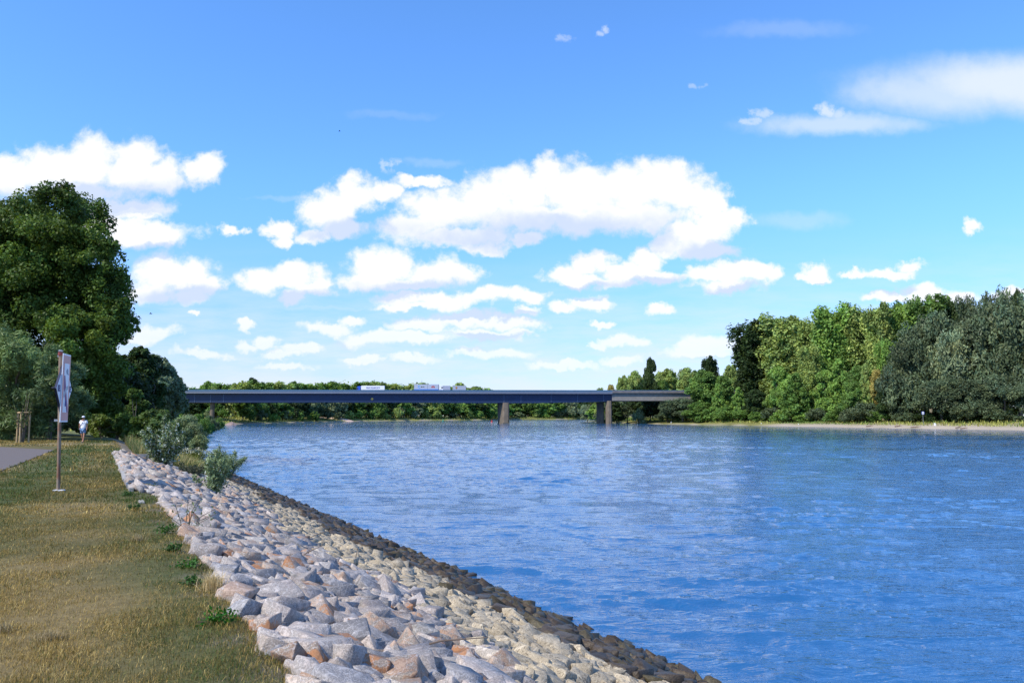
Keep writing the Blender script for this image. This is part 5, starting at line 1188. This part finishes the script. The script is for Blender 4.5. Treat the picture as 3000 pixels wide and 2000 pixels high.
# ------------------------------------------------------------------ person
def skin(name, verts, edges, radii, mat, parent, root=0, levels=1):
    me = bpy.data.meshes.new(name); me.from_pydata(verts, edges, []); me.update()
    o = bpy.data.objects.new(name, me); COL.objects.link(o)
    m = o.modifiers.new('s', 'SKIN'); m.use_smooth_shade = True
    for i, r in enumerate(radii):
        r = r if isinstance(r, tuple) else (r, r); me.skin_vertices[0].data[i].radius = r
    me.skin_vertices[0].data[root].use_root = True
    s = o.modifiers.new('d', 'SUBSURF'); s.levels = levels; s.render_levels = levels
    bpy.context.view_layer.update()
    nm = bpy.data.meshes.new_from_object(o.evaluated_get(bpy.context.evaluated_depsgraph_get())); bpy.data.objects.remove(o)
    nm.materials.clear(); nm.materials.append(mat); nm.name = name
    return link(name, nm, parent)
def build_person():
    p = at(242, 1296, 0); k = (zat(1218, p.y)) / 1.78
    e = empty('person', p, 'man in white cap, white shirt and denim shorts walking towards the camera on the path', 'person'); e.scale = (k, k, k)
    SKIN = paint('skin_tone', (0.42, 0.20, 0.12), 0.55, var=0.06)
    V = [(0, 0, .96), (0, 0, 1.15), (0, .01, 1.36), (0, .01, 1.50), (-.005, -.01, 1.60), (-.01, -.015, 1.70), (-.012, -.105, 1.63),
         (.10, 0, .92), (.125, -.09, .52), (.115, -.17, .10), (.125, -.30, .035),
         (-.10, 0, .92), (-.09, .01, .50), (-.06, .16, .14), (-.07, .05, .04),
         (.19, .01, 1.43), (.245, .03, 1.15), (.25, -.03, .92), (.25, -.05, .85),
         (-.19, .01, 1.43), (-.275, .04, 1.17), (-.22, -.06, .97), (-.19, -.10, .91)]
    E = [(0, 1), (1, 2), (2, 3), (3, 4), (4, 5), (4, 6), (0, 7), (7, 8), (8, 9), (9, 10), (0, 11), (11, 12), (12, 13), (13, 14), (2, 15), (15, 16), (16, 17), (17, 18), (2, 19), (19, 20), (20, 21), (21, 22)]
    Rr = [(.13, .09), (.12, .08), (.125, .08), .055, (.078, .09), (.07, .085), .012, .085, .056, .038, .035, .085, .056, .038, .035, .055, .042, .030, (.028, .016), .055, .042, .030, (.028, .016)]
    for hi, sgn in ((18, 1), (22, -1)):
        hx, hy, hz = V[hi]
        for f in range(5):
            b = len(V); off = (f - 1.8) * 0.016
            if f == 4: a, c = (hx - .004 * sgn, hy - .03, hz + .015), (hx - .010 * sgn, hy - .045, hz - .02)
            else: a, c = (hx + off * .2, hy + off, hz - .045), (hx - .012 * sgn, hy + off - .008, hz - .085 + abs(f - 1.5) * .006)
            V += [a, c]; E += [(hi, b), (b, b + 1)]; Rr += [.009, .007]
    skin('body', V, E, Rr, SKIN, e)
    shirt = paint('white_shirt', (0.80, 0.80, 0.84), 0.8, var=0.03); denim = paint('denim', (0.13, 0.22, 0.38), 0.85, var=0.2, scale=10)
    skin('shirt', [(0, 0, .93), (0, 0, 1.15), (0, .01, 1.38), (0, .01, 1.47), (.19, .01, 1.44), (.24, .02, 1.25), (-.19, .01, 1.44), (-.255, .03, 1.26)], [(0, 1), (1, 2), (2, 3), (2, 4), (4, 5), (2, 6), (6, 7)],
         [(.195, .16), (.185, .155), (.195, .16), (.075, .07), .078, .072, .078, .072], shirt, e, 1)
    skin('shorts', [(0, 0, .93), (.10, -.01, .86), (.125, -.07, .60), (-.10, 0, .86), (-.095, .01, .58)], [(0, 1), (1, 2), (0, 3), (3, 4)], [(.165, .125), .105, .095, .105, .092], denim, e)
    capm = paint('white_cap', (0.80, 0.80, 0.86), 0.7, var=0.03)
    bm = bmesh.new(); bmesh.ops.create_uvsphere(bm, u_segments=20, v_segments=12, radius=1); bmesh.ops.bisect_plane(bm, geom=bm.verts[:] + bm.edges[:] + bm.faces[:], plane_co=(0, 0, 0), plane_no=(0, 0, -1), clear_outer=True)
    bm.transform(Matrix.Translation((-.012, -.012, 1.70)) @ Matrix.Diagonal((.098, .112, .088, 1))); me = bpy.data.meshes.new('cap'); bm.to_mesh(me); bm.free(); me.materials.append(capm); co = link('cap', me, e)
    MB().prism([(-.09 + .0, -.08), (.07, -.08), (.055, -.16), (-.015, -.20), (-.085, -.16)], 1.695, 1.707, axis=2).build('cap_brim', capm, co)
    MB().box((-.013, -.095, 1.652), (.125, .03, .030)).build('sunglasses', DKG, e, bevel=0.006)
    MB().tube([(.075, -.08, 1.475), (.02, -.14, 1.36), (-.06, -.15, 1.24), (-.14, -.115, 1.12)], [.014] * 4, 6).build('strap', paint('strap_navy', (0.03, 0.04, 0.14), 0.6), e)
    MB().box((-.19, -.02, 1.06), (.06, .2, .2)).build('shoulder_bag', DKG, e, bevel=0.02)
    for x, y, z, lab in ((.125, -.24, .045, 1), (-.065, .10, .05, 2)):
        o = MB().box((x, y, z), (.10, .27, .085), taper=0.75).build('shoe', DKG, e, bevel=0.02); MB().box((x, y, z - .035), (.106, .28, .025)).build('sole', shirt, o)
build_person()

# ------------------------------------------------------------------ small things on the shores
def build_shore_things():
    white = WHITEP; g = np.random.default_rng(12)
    def onR(px, d): Y = ybank(px, WR) + d; x = xat(px, Y, -2); return x, Y, gz(x, Y)
    x, y, z = onR(2705, 17); e = empty('shore_sign', (x, y, z), 'small blue edged white sign on a thin post at the far beach', 'sign')
    h = zat(1205, y) - z; MB().tube([(0, 0, -.4), (0, 0, h)], [0.05, 0.05], 8).build('post', paint('grey_post', (0.3, 0.32, 0.33), 0.6), e)
    MB().box((0, -0.08, h - .55), (1.15, 0.05, 1.15)).build('sign_plate', paint('sign_blue', (0.01, 0.03, 0.22), 0.5), e)
    MB().box((0, -0.12, h - .55), (0.72, 0.02, 0.95)).build('sign_face', white, e)
    MB().box((0, -0.14, h - .55), (0.22, 0.02, 0.4)).build('sign_mark', DKG, e)
    x, y, z = onR(2739, 14); e = empty('white_bin', (x, y, z), 'white barrel on the far beach right of the small sign', 'barrel')
    MB().tube([(0, 0, 0), (0, 0, .9)], [0.36, 0.36], 14).build('drum', white, e); MB().tube([(0, 0, .9), (0, 0, .96)], [0.39, 0.39], 14).build('lid', GREYT, e)
    for i, (px, d, hh, lab) in enumerate(((1803, 30, 1.6, 'white marker stone below the concrete span left part'), (1868, 16, 1.2, 'white marker stone beside the single round bush'), (1966, 12, 1.4, 'white marker stone below the right part of the span'), (2230, 13, 0.8, 'small white marker stone under the tall dark poplar'), (2339, 13, 0.8, 'small white marker stone in front of the cone shaped tree'))):
        x, y, z = onR(px, d); tag(MB().box((x, y, z + hh * .3), (0.32, 0.3, hh * .6), taper=0.8).build('marker_stone', white, bevel=0.05), lab, 'marker stone', 'white marker stones on the far shore')
    for i, (px, lab) in enumerate(((916, 'black and white striped post, leftmost of four by the gravel beach'), (932, 'black and white striped post, second of four by the gravel beach'), (986, 'black and white striped post, third of four by the gravel beach'), (1001, 'black and white striped post, rightmost of four by the gravel beach'))):
        Y = 648 + 12; x = xat(px, Y, 0); z = gz(x, Y); e = empty('striped_post', (x, Y, z), lab, 'post', 'striped posts by the gravel beach'); H = zat(1214, Y) - z
        MB().tube([(0, 0, -.3), (0, 0, H)], [0.28, 0.28], 8).build('shaft', white, e)
        for q in (0.25, 0.6): MB().tube([(0, 0, H * q), (0, 0, H * (q + .16))], [0.3, 0.3], 8).build('black_band', DKG, e)
    def heap(name, px0, px1, Y, top, depth, col, lab, seed, flat=False):
        x0, x1 = xat(px0, Y), xat(px1, Y); nx, ny = 60, 26; u = np.linspace(0, 1, nx); w = np.linspace(0, 1, ny); U, W_ = np.meshgrid(u, w)
        X = x0 + (x1 - x0) * U; Yy = Y + depth * W_; gzv = ground_z(X, Yy)
        prof = np.sin(np.pi * np.clip(U, 0, 1)) ** 0.6 * np.sin(np.pi * W_) ** 0.6
        if not flat: prof = prof * (0.75 + 0.35 * np.sin(U * 9) * (1 - U) + 0.25 * np.sin(U * 4 + .6))
        Z = gzv - 0.3 + prof * top + (fbm(X * 1.5, Yy * 1.5, seed) - .5) * 0.7 * prof
        i = np.arange(nx * ny).reshape(ny, nx); Fc = np.stack([i[:-1, :-1].ravel(), i[:-1, 1:].ravel(), i[1:, 1:].ravel(), i[1:, :-1].ravel()], 1)
        k = 0.6 + 0.9 * g.random((nx * ny, 1)); T = np.concatenate([np.array(col)[None] * k, np.ones((nx * ny, 1))], 1)
        m = bpy.data.materials.get('gravel')
        if not m:
            m, t, b = material('gravel'); c, al, a, oi = attr_color(t); t.l(c, b.inputs['Base Color']); b.inputs['Roughness'].default_value = 0.9
        tag(link(name, npmesh(name, np.stack([X.ravel(), Yy.ravel(), Z.ravel()], 1), Fc, m, T)), lab, 'gravel', None, 'stuff')
    heap('gravel_heap', 650, 726, 402, 3.4, 12, (0.27, 0.19, 0.155), 'brownish gravel heap at the shore left of the bridge opening', 3)
    heap('gravel_beach', 925, 1032, 634, 1.6, 12, (0.55, 0.40, 0.32), 'pale pink gravel beach on the far bank beneath the bridge', 4, True)
    d = paint('drift_log_brown', (0.16, 0.09, 0.06), 0.9, var=0.3)
    for i, (px, dd, L, lab) in enumerate(((2548, 6, 3.0, 'dark driftwood log left on the far sand'), (2632, 7, 3.4, 'reddish driftwood branch in the middle of the far sand'), (2683, 4, 3.6, 'straight driftwood log below the small sign'), (2808, 5, 5.0, 'tangled reddish driftwood right of the white barrel'), (2824, 2, 2.4, 'short dark log at the far water edge'))):
        x, y, z = onR(px, dd); a = 0.3 * g.normal(); D = Vector((math.cos(a), math.sin(a), 0.02))
        P = Vector((x, y, z + .2)); mb = MB().tube([P - D * L / 2, P + Vector((0, .2, .12)), P + D * L / 2 + Vector((0, 0, .3))], [.2, .17, .06], 7)
        mb.tube([P, P + Vector((.6, .3, .6))], [.08, .03], 5); tag(mb.build('driftwood_log', d), lab, 'driftwood', 'driftwood on the far beach')
    for nm, px, py, c, lab in (('buoy', 1441, 1236, (0.5, 0.03, 0.02), 'small red buoy on the water left of the middle pier'), ('buoy', 1298, 1233, (0.03, 0.25, 0.15), 'small green buoy near the far bank')):
        p = at(px, py, WATER); e = empty(nm, p, lab, 'buoy', 'river buoys'); m = paint(lab[6:12].strip() + '_buoy', c, 0.5)
        MB().tube([(0, 0, -.3), (0, 0, .5), (0, 0, .7)], [.75, .75, .3], 12).build('float', m, e); MB().tube([(0, 0, .7), (0, 0, 1.9)], [.3, .12], 8).build('topmark', m, e)
    bm_ = paint('bird_dark', (0.05, 0.05, 0.055), 0.8)
    for i, (px, py, D, lab) in enumerate(((442, 919, 120, 'dark bird flying left above the trees'), (995, 385, 160, 'tiny bird high in the blue left of the big cloud'))):
        p = Vector((0, 0, EYE)) + pxdir(px, py).normalized() * D; e = empty('bird', p, lab, 'bird', 'birds in flight', 0.5)
        MB().tube([(-.22, 0, 0), (-.1, 0, .02), (.08, 0, .02), (.2, 0, 0)], [.015, .055, .05, .01], 8).build('body', bm_, e)
        for s in (-1, 1): MB().add([(-.08, 0, .03), (.07, 0, .03), (.0, s * .25, .14), (-.1, s * .5, .05), (-.12, s * .25, .11)], [(0, 1, 2, 4), (4, 2, 3)]).build('wing', bm_, e)
build_shore_things()
